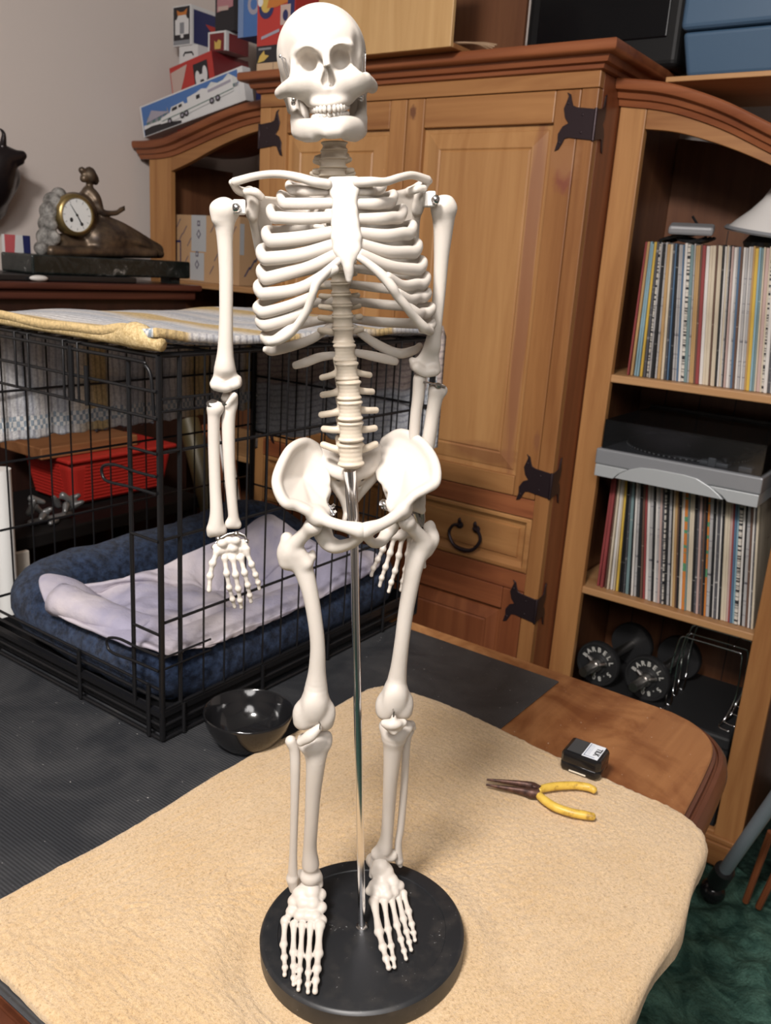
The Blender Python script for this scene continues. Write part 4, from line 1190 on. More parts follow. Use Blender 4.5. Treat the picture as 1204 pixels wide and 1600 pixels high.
MATM = mat('black_rubber', (0.030, 0.032, 0.036), 0.55, spec=0.45)
_N, _L, _B = NT(MATM)
_w = _N.new('ShaderNodeTexWave'); _w.wave_type = 'BANDS'; _w.bands_direction = 'Y'; _w.inputs['Scale'].default_value = 75; _w.inputs['Distortion'].default_value = 0.0
_L.new(coords(MATM, 'Object', (1, 1, 1)), _w.inputs['Vector'])
_d1 = ramp(MATM, noise(MATM, coords(MATM, 'Object', (1, 1, 1)), 7, 5, 0.65, .6), [(0.40, (0.022, 0.024, 0.028)), (0.60, (0.046, 0.047, 0.050)), (0.74, (0.075, 0.070, 0.066))])
_d2 = ramp(MATM, noise(MATM, coords(MATM, 'Object', (1, 1, 1)), 170, 2, 0.5), [(0.735, (0, 0, 0)), (0.755, (1, 1, 1))])
_d3 = mixc(MATM, mixc(MATM, 1.0, _w.outputs['Fac'], (.35, .35, .35), 'MULTIPLY'), _d1, (0.012, 0.012, 0.014))
setc(MATM, mixc(MATM, mixc(MATM, 1.0, _d2, (.6, .6, .6), 'MULTIPLY'), _d3, (0.5, 0.49, 0.47)))
bump(MATM, _w.outputs['Fac'], 0.35, 0.0012)
mb = MB(); mb.box((-1.330, .330, .7503), (-.508, 1.272, .7530))
o = mb.build('rubber_mat', MATM, smooth=None); bevel(o, .0008, 1)
tag(o, 'black ribbed rubber mat lying on the wooden table under the dog crate', 'mat')

TERRY = mat('terry_cloth', (0.66, 0.47, 0.24), 0.95, spec=0.1)
_v = coords(TERRY, 'Object', (1, 1, 1))
_c = ramp(TERRY, noise(TERRY, _v, 330, 4, 0.8), [(0.30, (0.37, 0.23, 0.115)), (0.45, (0.61, 0.425, 0.235)), (0.70, (0.75, 0.555, 0.345))])
_c2 = ramp(TERRY, noise(TERRY, _v, 9, 4, 0.6), [(0.40, (1, 1, 1)), (0.68, (0.94, 0.90, 0.82))])
setc(TERRY, mixc(TERRY, 1.0, _c, _c2, 'MULTIPLY'))
bump(TERRY, noise(TERRY, _v, 420, 4, 0.75), 0.75, 0.003)
TERRY.node_tree.nodes['Principled BSDF'].inputs['Sheen Weight'].default_value = 0.25
def seg_dist_out(p, P):
    """Distance outside polygon P (0 inside) and the closest edge point."""
    x, y = p; ins = False; best = 9; bp = p; n = len(P)
    for i in range(n):
        (x0, y0), (x1, y1) = P[i], P[(i+1) % n]
        if (y0 > y) != (y1 > y) and x < (x1-x0)*(y-y0)/(y1-y0)+x0: ins = not ins
        dx, dy = x1-x0, y1-y0; t = max(0, min(1, ((x-x0)*dx+(y-y0)*dy)/(dx*dx+dy*dy+1e-12)))
        q = (x0+t*dx, y0+t*dy); d = math.hypot(x-q[0], y-q[1])
        if d < best: best, bp = d, q
    return (0.0 if ins else best), bp
def towel_z(x, y):
    """Resting height of the towel's top, with the dip under the tilted stand."""
    z = .7655
    z += .0022*nz(x*9, y*9, 1)+.0012*nz(x*24, y*24, 2)
    r = math.hypot(x-BASE[0], y-BASE[1])
    w = max(0.0, min(1.0, (.150-r)/.045)); w = w*w*(3-2*w)
    # plane of the stand's underside
    zp = BASE[2]-(S_W[0]*(x-BASE[0])+S_W[1]*(y-BASE[1]))/S_W[2]-.0225/S_W[2]
    return z*(1-w)+(zp+.0004)*w
RIM = [p for p in _end]
TB = [(-.726, .352), (-.722, .46), (-.720, .56), (-.725, .70), (-.722, .85), (-.724, .985), (-.712, 1.030), (-.685, 1.045), (-.608, 1.056), (-.50, 1.049), (-.401, 1.036), (-.31, 1.031), (-.24, 1.028), (-.196, 1.010), (-.166, .965), (-.155, .90), (-.143, .82), (-.146, .72), (-.150, .62), (-.176, .50), (-.225, .40), (-.32, .322), (-.42, .327), (-.52, .334), (-.62, .338), (-.69, .340)]
TBS = catmull([np.array(p) for p in TB], 14, closed=True)
def towel_mesh():
    C = np.array([-.44, .69]); n = len(TBS); m = 190; V = []
    rim_out = offset_poly(TO, .0)
    for j in range(m+1):
        r = (j/m)**.85
        for i in range(n):
            b = TBS[i]
            if j == m:                               # shaggy edge
                b = b+np.array([nz(i*1.7, 3), nz(i*1.7, 9)])*.0022
            p = C+(b-C)*r
            x, y = p
            z = towel_z(x, y)
            if x > -.28 or y < .40:
                d, q = seg_dist_out((x, y), rim_out)
                if d > 0:
                    ux, uy = (x-q[0])/d, (y-q[1])/d
                    R = .014
                    a = min(d/R, 1.35)
                    lip = R*math.sin(min(a, PI/2))
                    drop = R*(1-math.cos(min(a, PI/2)))+max(0, d-R*1.35)
                    ple = .006*math.sin(y*40)*max(0, min(1, (d-.01)/.03))
                    x, y = q[0]+ux*(lip+.002+ple), q[1]+uy*(lip+.002+ple)
                    z -= drop
            e = 1-r
            k = .0018*nz(x*170, y*170, 4)+.0014*nz(x*380, y*380, 5)
            near = math.hypot(p[0]-BASE[0], p[1]-BASE[1])
            if near < .118: k = min(k, -.0012)
            edge = min(1, (1-r)*m/4)
            V.append((x, y, z+k*.85-.0045*(1-edge)**2))
    nv = len(V)
    F = [(j*n+i, j*n+(i+1) % n, (j+1)*n+(i+1) % n, (j+1)*n+i) for j in range(m) for i in range(n)]
    # skirt giving the cloth its thickness
    k = m*n; sk = [(V[k+i][0], V[k+i][1], max(V[k+i][2]-.007, .7536) if V[k+i][2] > .751 else V[k+i][2]-.007) for i in range(n)]
    V += sk
    F += [(k+i, k+(i+1) % n, nv+(i+1) % n, nv+i) for i in range(n)]
    F = [f[::-1] for f in F]
    me = bpy.data.meshes.new('towel'); me.from_pydata(V, [], F); me.update()
    return me
o = link('bath_towel', towel_mesh(), TERRY, smooth=180)
tag(o, 'thick tan terry towel spread on the table under the skeleton stand', 'towel')

# ------------------------------------------------------------------ bowl, charger box, pliers
BOWLM = mat('black_glaze', (0.010, 0.010, 0.011), 0.12, spec=0.6)
_bc = onZ(388, 1112, .803)
mb = MB(); R0 = .0625
mb.lathe([(.0005, .0005), (.030, .0), (.034, .001), (.038, .004), (.050, .018), (.0585, .034), (R0, .049), (R0+.0004, .0515), (R0-.001, .053), (R0-.003, .0515), (.0560, .036), (.048, .021), (.036, .009), (.018, .005), (.0005, .0045)], (_bc[0], _bc[1], .7533), (0, 0, 1), 64, caps=False)
tag(mb.build('pet_bowl', BOWLM, smooth=60), 'shiny black pet bowl on the mat between crate and towel', 'bowl')

fl, fr, rb = onZ(873, 1200, .769), onZ(930, 1221, .769), onZ(952, 1202, .769)
u = (fr-fl); Lb = np.linalg.norm(u)*1.06; u /= np.linalg.norm(u); w_ = np.array([-u[1], u[0], 0]); Wb = abs((rb-fr)@w_)*1.12
bx = empty('charger_box', tuple((fl+fr)/2+w_*Wb/2), 'small black plastic box with white label, on towel edge beside the pliers', 'box')
zz = .7690; Hb = .0285
def bp(a, b, c): return np.array([fl[0], fl[1], zz])+u*a+w_*b+np.array([0, 0, c])
mb = MB()
lo = [(0, .004), (.004, 0), (Lb-.006, 0), (Lb, .006), (Lb, Wb-.006), (Lb-.006, Wb), (.004, Wb), (0, Wb-.004)]
v = []
for (c, ins) in ((0, .002), (.003, 0), (.011, 0), (.012, .0008), (.013, 0), (Hb-.004, 0), (Hb-.001, .0015), (Hb, .004)):
    for a, b in lo: v.append(bp(min(max(a, ins), Lb-ins), min(max(b, ins), Wb-ins), c))
f = [(i*8+k, i*8+(k+1) % 8, (i+1)*8+(k+1) % 8, (i+1)*8+k) for i in range(7) for k in range(8)]+[tuple(range(7, -1, -1)), tuple(56+k for k in range(8))]
mb.add(v, f); mb.build('casing', mat('gloss_black', (.008, .008, .009), .18), bx, smooth=40)
def slab(a0, a1, b0, b1, z0, z1): return MB().hexa([bp(a0, b0, z0), bp(a1, b0, z0), bp(a1, b1, z0), bp(a0, b1, z0)], [bp(a0, b0, z1), bp(a1, b0, z1), bp(a1, b1, z1), bp(a0, b1, z1)])
slab(.006, Lb*.47, .005, Wb-.005, Hb-.0002, Hb+.0006).build('cover', mat('grey_metal_plate', (.10, .11, .12), .35, .6), bx, smooth=None)['label'] = 'grey metal cover plate'
lab = slab(Lb*.49, Lb-.006, .004, Wb-.004, Hb-.0002, Hb+.0006).build('label_plate', mat('label_white', (.72, .75, .80), .5), bx, smooth=None); lab['label'] = 'white printed label'
mb = MB(); INK = mat('black_ink', (.015, .015, .017), .6); GREYI = mat('grey_ink', (.22, .27, .36), .6)
for (a0, a1, b0, b1) in ((.52, .545, .006, Wb-.006), (.52, .80, .006, .0074), (.57, .575, .010, Wb-.007), (.60, .604, .010, Wb-.007), (.63, .634, .010, Wb-.009)):
    q = slab(Lb*a0, Lb*a1, b0, b1, Hb+.0006, Hb+.0008); mb.add(q.v, q.f)
mb.build('label_print', GREYI, lab, smooth=None)
text_mesh('label_print', 'TILK', .0105, bp(Lb*.79, Wb*.5, Hb+.0008), -w_, u, INK, lab, .0003, bold=.0003)
slab(Lb*.25, Lb*.68, -.0004, .0003, .0015, .0035).build('contact_strip', mat('pale_strip', (.75, .68, .55), .4), bx, smooth=None)

def zt(x, y, h=.007): return onZ(x, y, .7675+h)
YEL = mat('yellow_vinyl', (.62, .40, .055), .42); RUST = mat('rusty_steel', (.085, .045, .035), .5, .5)
setc(RUST, ramp(RUST, noise(RUST, coords(RUST, 'Object', (1, 1, 1)), 120, 4, .7), [(.35, (.045, .025, .022)), (.65, (.15, .075, .055))]))
setc(YEL, ramp(YEL, noise(YEL, coords(YEL, 'Object', (1, 1, 1)), 60, 4, .7), [(.32, (.30, .17, .03)), (.45, (.60, .39, .06)), (.7, (.68, .47, .09))]))
pc = zt(834, 1234)
pli = empty('pliers', tuple(pc), 'rusty needle nose pliers with yellow handles lying on the tan towel', 'pliers')
for pts, rr in (([(760, 1218), (790, 1221.5), (815, 1225), (832, 1229), (843, 1235)], [.0014, .0030, .0045, .0062, .0062]), ([(759, 1226), (790, 1231.5), (815, 1236), (830, 1240), (842, 1241)], [.0014, .0032, .0050, .0068, .0062])):
    MB().tube(catmull([zt(*p) for p in pts], 5), rr, 10, flat=.8).build('jaw', RUST, pli, smooth=60)
MB().lathe([(.0042, 0), (.0042, .0075), (.003, .0085)], pc-(0, 0, .001), (0, 0, 1), 14).build('pivot', RUST, pli)
for pts, rr in (([(841, 1236), (846, 1233), (858, 1230), (875, 1228), (899, 1227.5), (918, 1230), (928, 1234.5)], [.0042, .0052, .0056, .0054, .0053, .0053, .0047]), ([(840, 1240), (844, 1245), (854, 1253), (868, 1261.5), (891, 1269.5), (912, 1273.5), (926, 1276)], [.0042, .0052, .0056, .0056, .0055, .0055, .0047])):
    P = catmull([zt(*p) for p in pts], 6); e = P[-1]-P[-2]; e /= np.linalg.norm(e)
    Rr = list(np.interp(np.linspace(0, len(rr)-1, len(P)), range(len(rr)), rr))
    MB().tube(P+[P[-1]+e*.002, P[-1]+e*.0032], Rr+[.0038, .0015], 14).build('handle', YEL, pli, smooth=180)['label'] = 'worn yellow vinyl handle'

# ------------------------------------------------------------------ dog crate
CX0, CX1, CY0, CY1, CZ0, CZ1 = -1.297, -.848, .705, 1.335, .7535, 1.290
crate = empty('dog_crate', ((CX0+CX1)/2, (CY0+CY1)/2, CZ0), 'open black wire dog crate on the mat at the back left of the table', 'crate')
WR, WF = .0015, .0028
def wires(name, segs, parent=crate, r=WR, n=6, label=None):
    mb = MB()
    for s in segs:
        rr = s[2] if len(s) > 2 and np.isscalar(s[2]) else r
        mb.tube([s[0], s[1]], rr, n)
    o = mb.build(name, WIRE, parent, smooth=60)
    if label: o['label'] = label
    return o
ys = [CY0+.033+.0405*i for i in range(15)]
segs = [((CX1, CY0, z), (CX1, CY1, z), r) for z, r in ((CZ1, WF), (1.168, .0024), (1.051, .0024), (.933, .0024), (.803, .0034))]
segs += [((CX1+.002, y, .80), (CX1+.002, y, CZ1), WR) for y in ys]
segs += [((CX1+.004, CY0, z), (CX1+.004, CY0+.085, z), .0018) for z in (1.237, 1.221, .884, .867)]
segs += [((CX1, y, .757), (CX1, y, CZ1), .0042) for y in (CY0, CY1)]+[((CX1-.002, CY0+.033, .80), (CX1-.002, CY0+.033, CZ1), .0024)]
wires('side_panel', segs)
xs_ = [CX0+.036+.0405*i for i in range(11)]
segs = [((CX0, CY1, z), (CX1, CY1, z), r) for z, r in ((CZ1, WF), (1.168, .0022), (1.048, .0022), (.93, .0022), (.81, .003))]+[((x, CY1+.002, .76), (x, CY1+.002, CZ1)) for x in xs_]+[((CX0, CY1-.003, .757), (CX0, CY1-.003, CZ1), .0065)]
wires('back_panel', segs)
segs = [((CX0, CY0, z), (CX0, CY1, z), r) for z, r in ((CZ1, WF), (1.180, .0022), (1.064, .0022), (.950, .0022), (.835, .0024))]+[((CX0-.002, y, .76), (CX0-.002, y, CZ1)) for y in [CY0+.018+.0405*i for i in range(16)]]+[((CX0, CY0, .757), (CX0, CY0, CZ1), .004)]
wires('side_panel', segs)
segs = [((x, CY0, CZ1+.002), (x, CY1, CZ1+.002)) for x in xs_]+[((CX0, y, CZ1), (CX1, y, CZ1), .002) for y in (CY0+.10, CY0+.22, CY0+.34, CY0+.46, CY0+.58)]
wires('top_panel', segs)
JX = -.903
mb = MB()
def tb(p, r=WR, n=8): mb.tube(p, r, n)
tb([(CX0, CY0, CZ1), (CX1, CY0, CZ1)], .0034)
tb(catmull([np.array(q) for q in ((CX0, CY0-.006, 1.281), (-1.05, CY0-.006, 1.281), (-.885, CY0-.006, 1.281), (-.868, CY0-.005, 1.277), (-.858, CY0-.004, 1.262), (-.855, CY0-.003, 1.215))], 6), .0024)
for z in (1.246, 1.212): tb([(CX0, CY0-.004, z), (CX1, CY0-.004, z)], .0022)
for x in (-1.150, -1.118, -1.036, -1.004): tb([(x, CY0-.006, 1.212), (x, CY0-.006, 1.291), (x+.010, CY0+.004, 1.293)], .0018)
tb([(-1.018, CY0-.007, 1.212), (-1.018, CY0-.007, 1.285)], .004); tb([(-.985, CY0-.007, 1.210), (-.985, CY0-.007, 1.262)], .0032)
tb([(JX, CY0-.003, .795), (JX, CY0-.003, 1.278)], .0031)
for z in (1.167, 1.050, .918): tb([(JX, CY0-.004, z), (CX1, CY0-.004, z)], .0021)
o = mb.build('door_frame', WIRE, crate, smooth=60)
for zc in (1.128, .878):
    mb = MB()
    P = catmull([np.array(q) for q in ((CX1, CY0-.006, zc+.010), (JX+.02, CY0-.008, zc+.010), (JX-.022, CY0-.010, zc+.012), (JX-.045, CY0-.012, zc+.006), (JX-.047, CY0-.012, zc-.006), (JX-.035, CY0-.012, zc-.013), (JX+.01, CY0-.009, zc-.012), (CX1, CY0-.006, zc-.013))], 5)
    mb.tube(P, .0021, 8); mb.build('latch', WIRE, crate, smooth=60)['label'] = 'black wire latch loop'
# base: plastic pan and double rails
mb = MB()
mb.box((CX0+.008, CY0+.008, .762), (CX1-.008, CY1-.008, .770)); t_ = .004
for (a, b) in (((CX0+.006, CY0+.006), (CX1-.006, CY0+.006+t_)), ((CX0+.006, CY1-.006-t_), (CX1-.006, CY1-.006)), ((CX0+.006, CY0+.006), (CX0+.006+t_, CY1-.006)), ((CX1-.006-t_, CY0+.006), (CX1-.006, CY1-.006))):
    mb.box((a[0], a[1], .762), (b[0], b[1], .798))
o = mb.build('tray', BLACK, crate, smooth=None); bevel(o, .0015); o['label'] = 'black plastic base tray'
mb = MB()
for z, r in ((.757, .0032), (.778, .0030), (.833, .0022), (.818, .0026)): tb([(CX0, CY0, z), (CX1, CY0, z)], r)
for z, r in ((.757, .0032), (.778, .0030), (.800, .0034)): tb([(CX1, CY0, z), (CX1, CY1, z)], r)
mb.box((CX0, CY0-.004, .792), (CX1, CY0+.004, .800)); mb.box((CX1-.004, CY0, .792), (CX1+.003, CY1, .799))
for x in (-1.262, -1.03, -.872): tb([(x, CY0-.004, .757), (x, CY0-.004, .836)], .0034)
for y in (.74, .90, 1.06, 1.22): tb([(CX1+.004, y, .757), (CX1+.004, y, .803)], .003)
for z in (.757, .778): tb([(CX0, CY0, z), (CX0, CY1, z)], .003); tb([(CX0, CY1, z), (CX1, CY1, z)], .003)
mb.build('base_rail', WIRE, crate, smooth=60)

# ------------------------------------------------------------------ pet bed and blanket in the crate
NAVY = mat('navy_plush', (0.012, 0.022, 0.050), 0.95, spec=0.1)
_v = coords(NAVY, 'Object', (1, 1, 1)); setc(NAVY, ramp(NAVY, noise(NAVY, _v, 70, 5, .7), [(.38, (.005, .009, .022)), (.64, (.028, .048, .100))])); bump(NAVY, noise(NAVY, _v, 150, 5, .8), .8, .006)
NAVY.node_tree.nodes['Principled BSDF'].inputs['Sheen Weight'].default_value = 0.08
LAV = mat('lavender_fleece', (0.34, 0.315, 0.37), 0.95, spec=0.1)
_v = coords(LAV, 'Object', (1, 1, 1)); setc(LAV, ramp(LAV, noise(LAV, _v, 6, 4, .6), [(.40, (.30, .285, .37)), (.62, (.50, .45, .47))])); bump(LAV, noise(LAV, _v, 90, 4, .7), .5, .004)
bed = empty('pet_bed', (-1.07, 1.02, .770), 'navy plush pet bed with raised rim inside the wire crate', 'pet bed')
rx0, rx1, ry0, ry1 = CX0+.045, CX1-.05, CY0+.055, CY1-.05
cor = .06; path = []
for cx, cy, a0 in ((rx1-cor, ry0+cor, -PI/2), (rx1-cor, ry1-cor, 0), (rx0+cor, ry1-cor, PI/2), (rx0+cor, ry0+cor, PI)):
    for k in range(7): path.append((cx+cor*math.cos(a0+k*PI/12), cy+cor*math.sin(a0+k*PI/12)))
dense = []
for i in range(len(path)):
    a, b = np.array(path[i]), np.array(path[(i+1) % len(path)]); m = max(1, int(np.linalg.norm(b-a)/.012))
    dense += [a+(b-a)*k/m for k in range(m)]
P = []; Rr = []
for q in dense:
    lift = .030*max(0, min(1, (rx0+.15-q[0])/.15))+.020*max(0, min(1, (q[1]-1.1)/.2))
    P.append((q[0], q[1], .817+lift+.004*nz(q[0]*18, q[1]*18)))
    Rr.append(.043+lift*.35+.003*nz(q[0]*25, q[1]*25, 7))
mb = MB(); mb.tube(P, Rr, 18, closed=True, up=(0, 0, 1)); mb.build('rim_bolster', NAVY, bed, smooth=180)
mb = MB(); mb.box((rx0, ry0, .772), (rx1, ry1, .805)); bevel(mb.build('cushion', NAVY, bed, smooth=None), .01)
bl_px = [(62, 925, .872), (88, 958, .872), (150, 985, .868), (225, 1020, .865), (300, 1022, .872), (400, 1008, .872), (470, 975, .872), (540, 930, .872), (592, 893, .872), (575, 868, .885), (520, 862, .90), (470, 838, .925), (440, 815, .95), (420, 805, .955), (385, 822, .94), (330, 846, .925), (285, 868, .905), (240, 890, .89), (190, 905, .885), (120, 912, .88)]
BB = catmull([onZ(a, b, c) for a, b, c in bl_px], 10, closed=True)
Cb = np.array([-1.03, .98, .858])
def bed_h(x, y):
    d = min(abs(x-rx0), abs(x-rx1), abs(y-ry0), abs(y-ry1))
    lift = .030*max(0, min(1, (rx0+.15-x)/.15))+.020*max(0, min(1, (y-1.1)/.2))
    return .820+lift*1.35+.050*math.sqrt(max(0, 1-(d/.060)**2)) if d < .060 else .818
n = len(BB); m = 46; V = []
for j in range(m+1):
    r = j/m
    for i in range(n):
        p = Cb+(BB[i]-Cb)*r
        x, y, z = p
        w1 = math.sin(15*(x*.7+y)+4*nz(x*6, y*6)); f = .016*(abs(w1)**.6*(1 if w1 > 0 else -.6))*(1-.4*r)+.020*abs(nz(x*11, y*11, 3))-.008+.007*nz(x*30, y*30, 5)
        heap = .085*max(0, (y-1.06))/.24*max(0, min(1, (1-r)*3))
        z = z+f*min(1, (1-r)*6+.25)+heap
        x = min(max(x, CX0+.012), CX1-.012); y = min(max(y, CY0+.010), CY1-.012)
        z = max(z, bed_h(x, y)+.004+.003*nz(x*20, y*20))
        V.append((x, y, z))
F = [(j*n+i, (j+1)*n+i, (j+1)*n+(i+1) % n, j*n+(i+1) % n) for j in range(m) for i in range(n)]
me = bpy.data.meshes.new('blanket'); me.from_pydata(V, [], F); me.update()
o = link('blanket', me, LAV, smooth=180); so = o.modifiers.new('thick', 'SOLIDIFY'); so.thickness = .007; so.offset = 0; subsurf(o, 1)
tag(o, 'crumpled pale lavender blanket heaped on the navy pet bed', 'blanket')
# rolled end of the blanket, front left
mb = MB(); cc = onZ(92, 938, .878); v = []; 
dirx = np.array([.92, .20, 0]); dirx /= np.linalg.norm(dirx); side = np.array([-dirx[1], dirx[0], 0])
def roll(u_, t_):
    a = t_*2*PI*1.35; r = .021-.008*t_
    return tuple(cc+dirx*(u_*.17)+side*(r*math.cos(a)*1.3)+np.array([0, 0, r*math.sin(a)*(1-.55*u_)-.012*u_+.003*nz(u_*6, t_*9)]))
mb.grid(roll, 14, 40)
o2 = mb.build('rolled_fold', LAV, o, smooth=180); so = o2.modifiers.new('thick', 'SOLIDIFY'); so.thickness = .006

# ------------------------------------------------------------------ striped towel over the crate
STRIPE = mat('striped_terry', (.7, .68, .66), .95, spec=.1)
_N, _L, _B = NT(STRIPE)
_tc = _N.new('ShaderNodeAttribute'); _tc.attribute_name = 'band'
_sx = _N.new('ShaderNodeSeparateXYZ'); _L.new(_tc.outputs['Vector'], _sx.inputs[0])
YC_, WC_, GC_ = (.64, .47, .235), (.70, .67, .64), (.50, .52, .56)
_st = ramp(STRIPE, _sx.outputs['Y'], [(0, YC_), (.050, YC_), (.060, WC_), (.13, GC_), (.15, WC_), (.20, GC_), (.22, WC_), (.27, YC_), (.30, YC_), (.31, WC_), (.37, GC_), (.40, WC_), (.45, GC_), (.47, WC_), (.53, YC_), (.57, YC_), (.58, WC_), (.66, GC_), (.68, WC_), (.695, YC_), (.715, YC_), (.72, (.52, .44, .40)), (.87, (.46, .38, .35)), (.88, GC_)])  # mauve stops put the shade on the back fall into the colour
_ck = _N.new('ShaderNodeTexChecker'); _ck.inputs['Scale'].default_value = 170
_ck.inputs['Color1'].default_value = (.70, .69, .67, 1); _ck.inputs['Color2'].default_value = (.30, .36, .42, 1)
_L.new(coords(STRIPE, 'Object', (1, 1, .6)), _ck.inputs['Vector'])
_eb = ramp(STRIPE, _sx.outputs['X'], [(0, (0, 0, 0)), (.02, (1, 1, 1)), (.055, (0, 0, 0)), (.955, (1, 1, 1)), (.992, (0, 0, 0))], 'CONSTANT')
_L.new(_sx.outputs['X'], _eb.node.inputs[0])
_wv = _N.new('ShaderNodeMath'); _wv.operation = 'MULTIPLY'; _wv.inputs[1].default_value = 440.0; _L.new(_sx.outputs['Y'], _wv.inputs[0])
_sn = _N.new('ShaderNodeMath'); _sn.operation = 'SINE'; _L.new(_wv.outputs[0], _sn.inputs[0])
_fs = ramp(STRIPE, _sn.outputs[0], [(0, (1, 1, 1)), (.35, (1, 1, 1)), (.75, (.70, .70, .74))])
_ch = mixc(STRIPE, _eb, mixc(STRIPE, 1.0, _st, _fs, 'MULTIPLY'), _ck.outputs['Color'])
setc(STRIPE, mixc(STRIPE, 1.0, _ch, ramp(STRIPE, noise(STRIPE, coords(STRIPE, 'Object', (1, 1, 1)), 200, 3, .7), [(.35, (.72, .72, .72)), (.6, (1, 1, 1))]), 'MULTIPLY'))
bump(STRIPE, noise(STRIPE, coords(STRIPE, 'Object', (1, 1, 1)), 260, 4, .8), .7, .004)
STRIPE.node_tree.nodes['Principled BSDF'].inputs['Transmission Weight'].default_value = 0.0
def crate_towel():
    """Laid over the top, hanging down the far side and the back; thick rolled hem in front."""
    V = []; B = []; NX, NY = 150, 150
    topx = CX1-CX0+.016; hangx = .20; topy = CY1-CY0+.010; 
    for j in range(NY+1):
        hangy = None
        for i in range(NX+1):
            s = (i/NX)*(topx+hangx); t_ = j/NY
            hb = .235-.055*max(0, min(1, (hangx+topx-s)/topx)) if True else 0
            hy = (.255-.05*(s-hangx)/topx if s > hangx else .255)+.010*nz(s*30, 2)+.012*nz(s*9, 8)
            q = t_*(topy+hy)
            dy = max(0, q-topy); dx = max(0, hangx-s)
            x = CX1+.010-max(0, (topx+hangx)-max(s, hangx)); 
            x = CX0-.006+max(0, s-hangx); y = CY0-.006+min(q, topy)
            z = 1.2965
            z += .005*nz(x*8, y*8, 1)*(1 if dx == 0 and dy == 0 else .3)+.0045*max(0, math.sin((x*2.0+y*6)*3))
            fr = max(0, 1-q/.045)                         # rolled hem along the front
            z += fr*(.006+.012*max(0, nz(x*5+3.3, 1))+.010*math.exp(-((x+.90)/.04)**2))
            y -= fr*.006
            rt = max(0, 1-(topx+hangx-s)/.03); z += rt*.006
            if dx > 0:
                z = 1.296-dx; x = CX0-.008-.004*nz(y*22, z*6)-.003*math.sin(y*60); z += .006*nz(y*60, 4)*(dx/hangx)
            if dy > 0:
                z = min(z, 1.296-dy) if dx == 0 else z-dy*.35
                y = CY1+.009+.004*nz(x*22, z*6)+.003*math.sin(x*55)
            V.append((x, y, z)); B.append((s/(topx+hangx), q/(topy+hy), 0))
    F = [(j*(NX+1)+i, j*(NX+1)+i+1, (j+1)*(NX+1)+i+1, (j+1)*(NX+1)+i) for j in range(NY) for i in range(NX)]
    me = bpy.data.meshes.new('striped_towel'); me.from_pydata(V, [], F); me.update()
    at = me.attributes.new('band', 'FLOAT_VECTOR', 'POINT'); at.data.foreach_set('vector', np.array(B, np.float32).ravel())
    return me
o = link('striped_towel', crate_towel(), STRIPE, smooth=180)
so = o.modifiers.new('thick', 'SOLIDIFY'); so.thickness = .011; so.offset = 1.0
tag(o, 'white, yellow and blue striped towel draped over the top of the dog crate', 'towel')
mb = MB()
P = []; Rr = []
for i in range(60):
    x = CX0-.004+(CX1-CX0+.014)*i/59
    bulge = .0075+.004*nz(x*6, 4)+.010*math.exp(-((x+.885)/.030)**2)
    P.append((x, CY0-.004-.004*nz(x*5, 1), 1.2985+bulge*.75)); Rr.append(bulge)
mb.tube(P, Rr, 12, up=(0, 0, 1))
HEM = mat('yellow_terry', YC_, .95, spec=.1)
setc(HEM, ramp(HEM, noise(HEM, coords(HEM, 'Object', (1, 1, 1)), 220, 4, .75), [(.36, (.46, .32, .14)), (.62, (.72, .56, .31))])); bump(HEM, noise(HEM, coords(HEM, 'Object', (1, 1, 1)), 260, 4, .8), .8, .004)
h = mb.build('rolled_hem', HEM, o, smooth=180); h['label'] = 'rolled yellow hem'
# ------------------------------------------------------------------ records
rnd = random.Random(11)
def sleeve_mat(name, base, spots, scale=22, amt=.55):
    m = mat('sleeve_'+name, base, .55, spec=.3)
    v = coords(m, 'Object', (3, 3, scale*3))
    c = ramp(m, noise(m, v, 1.0, 3, .75), [(0, base), (amt, base), (amt+.015, spots)], 'CONSTANT')
    w = ramp(m, noise(m, coords(m, 'Object', (40, 40, 5)), 1.0, 3, .6), [(.36, (.72, .70, .68)), (.58, (1, 1, 1))])
    setc(m, mixc(m, 1.0, c, w, 'MULTIPLY')); return m
SL = {
 'cream': sleeve_mat('cream', (.60, .52, .40), (.35, .28, .20), 14, .64), 'white': sleeve_mat('white', (.66, .63, .60), (.18, .17, .18), 24, .62),
 'pale grey': sleeve_mat('pale_grey', (.40, .39, .39), (.10, .10, .12), 26, .56), 'dark grey': sleeve_mat('dark_grey', (.085, .085, .095), (.40, .39, .38), 30, .57),
 'black': sleeve_mat('black', (.018, .018, .020), (.42, .40, .37), 34, .60), 'pale blue': sleeve_mat('pale_blue', (.24, .38, .45), (.08, .15, .22), 10, .62),
 'blue': sleeve_mat('blue', (.09, .16, .26), (.40, .45, .50), 16, .62), 'tan': sleeve_mat('tan', (.46, .29, .13), (.28, .15, .06), 10, .62),
 'yellow': sleeve_mat('yellow', (.60, .40, .07), (.38, .24, .04), 8, .65), 'red': sleeve_mat('red', (.27, .055, .055), (.50, .35, .30), 12, .63),
 'brown': sleeve_mat('brown', (.13, .075, .055), (.45, .38, .30), 20, .60), 'pink': sleeve_mat('pink', (.50, .36, .33), (.25, .12, .12), 18, .62),
 'teal': sleeve_mat('teal', (.17, .25, .26), (.45, .45, .42), 14, .60), 'striped': sleeve_mat('striped', (.03, .03, .035), (.62, .58, .52), 44, .46),
 'orange': sleeve_mat('orange', (.58, .20, .04), (.10, .28, .14), 7, .52),
}
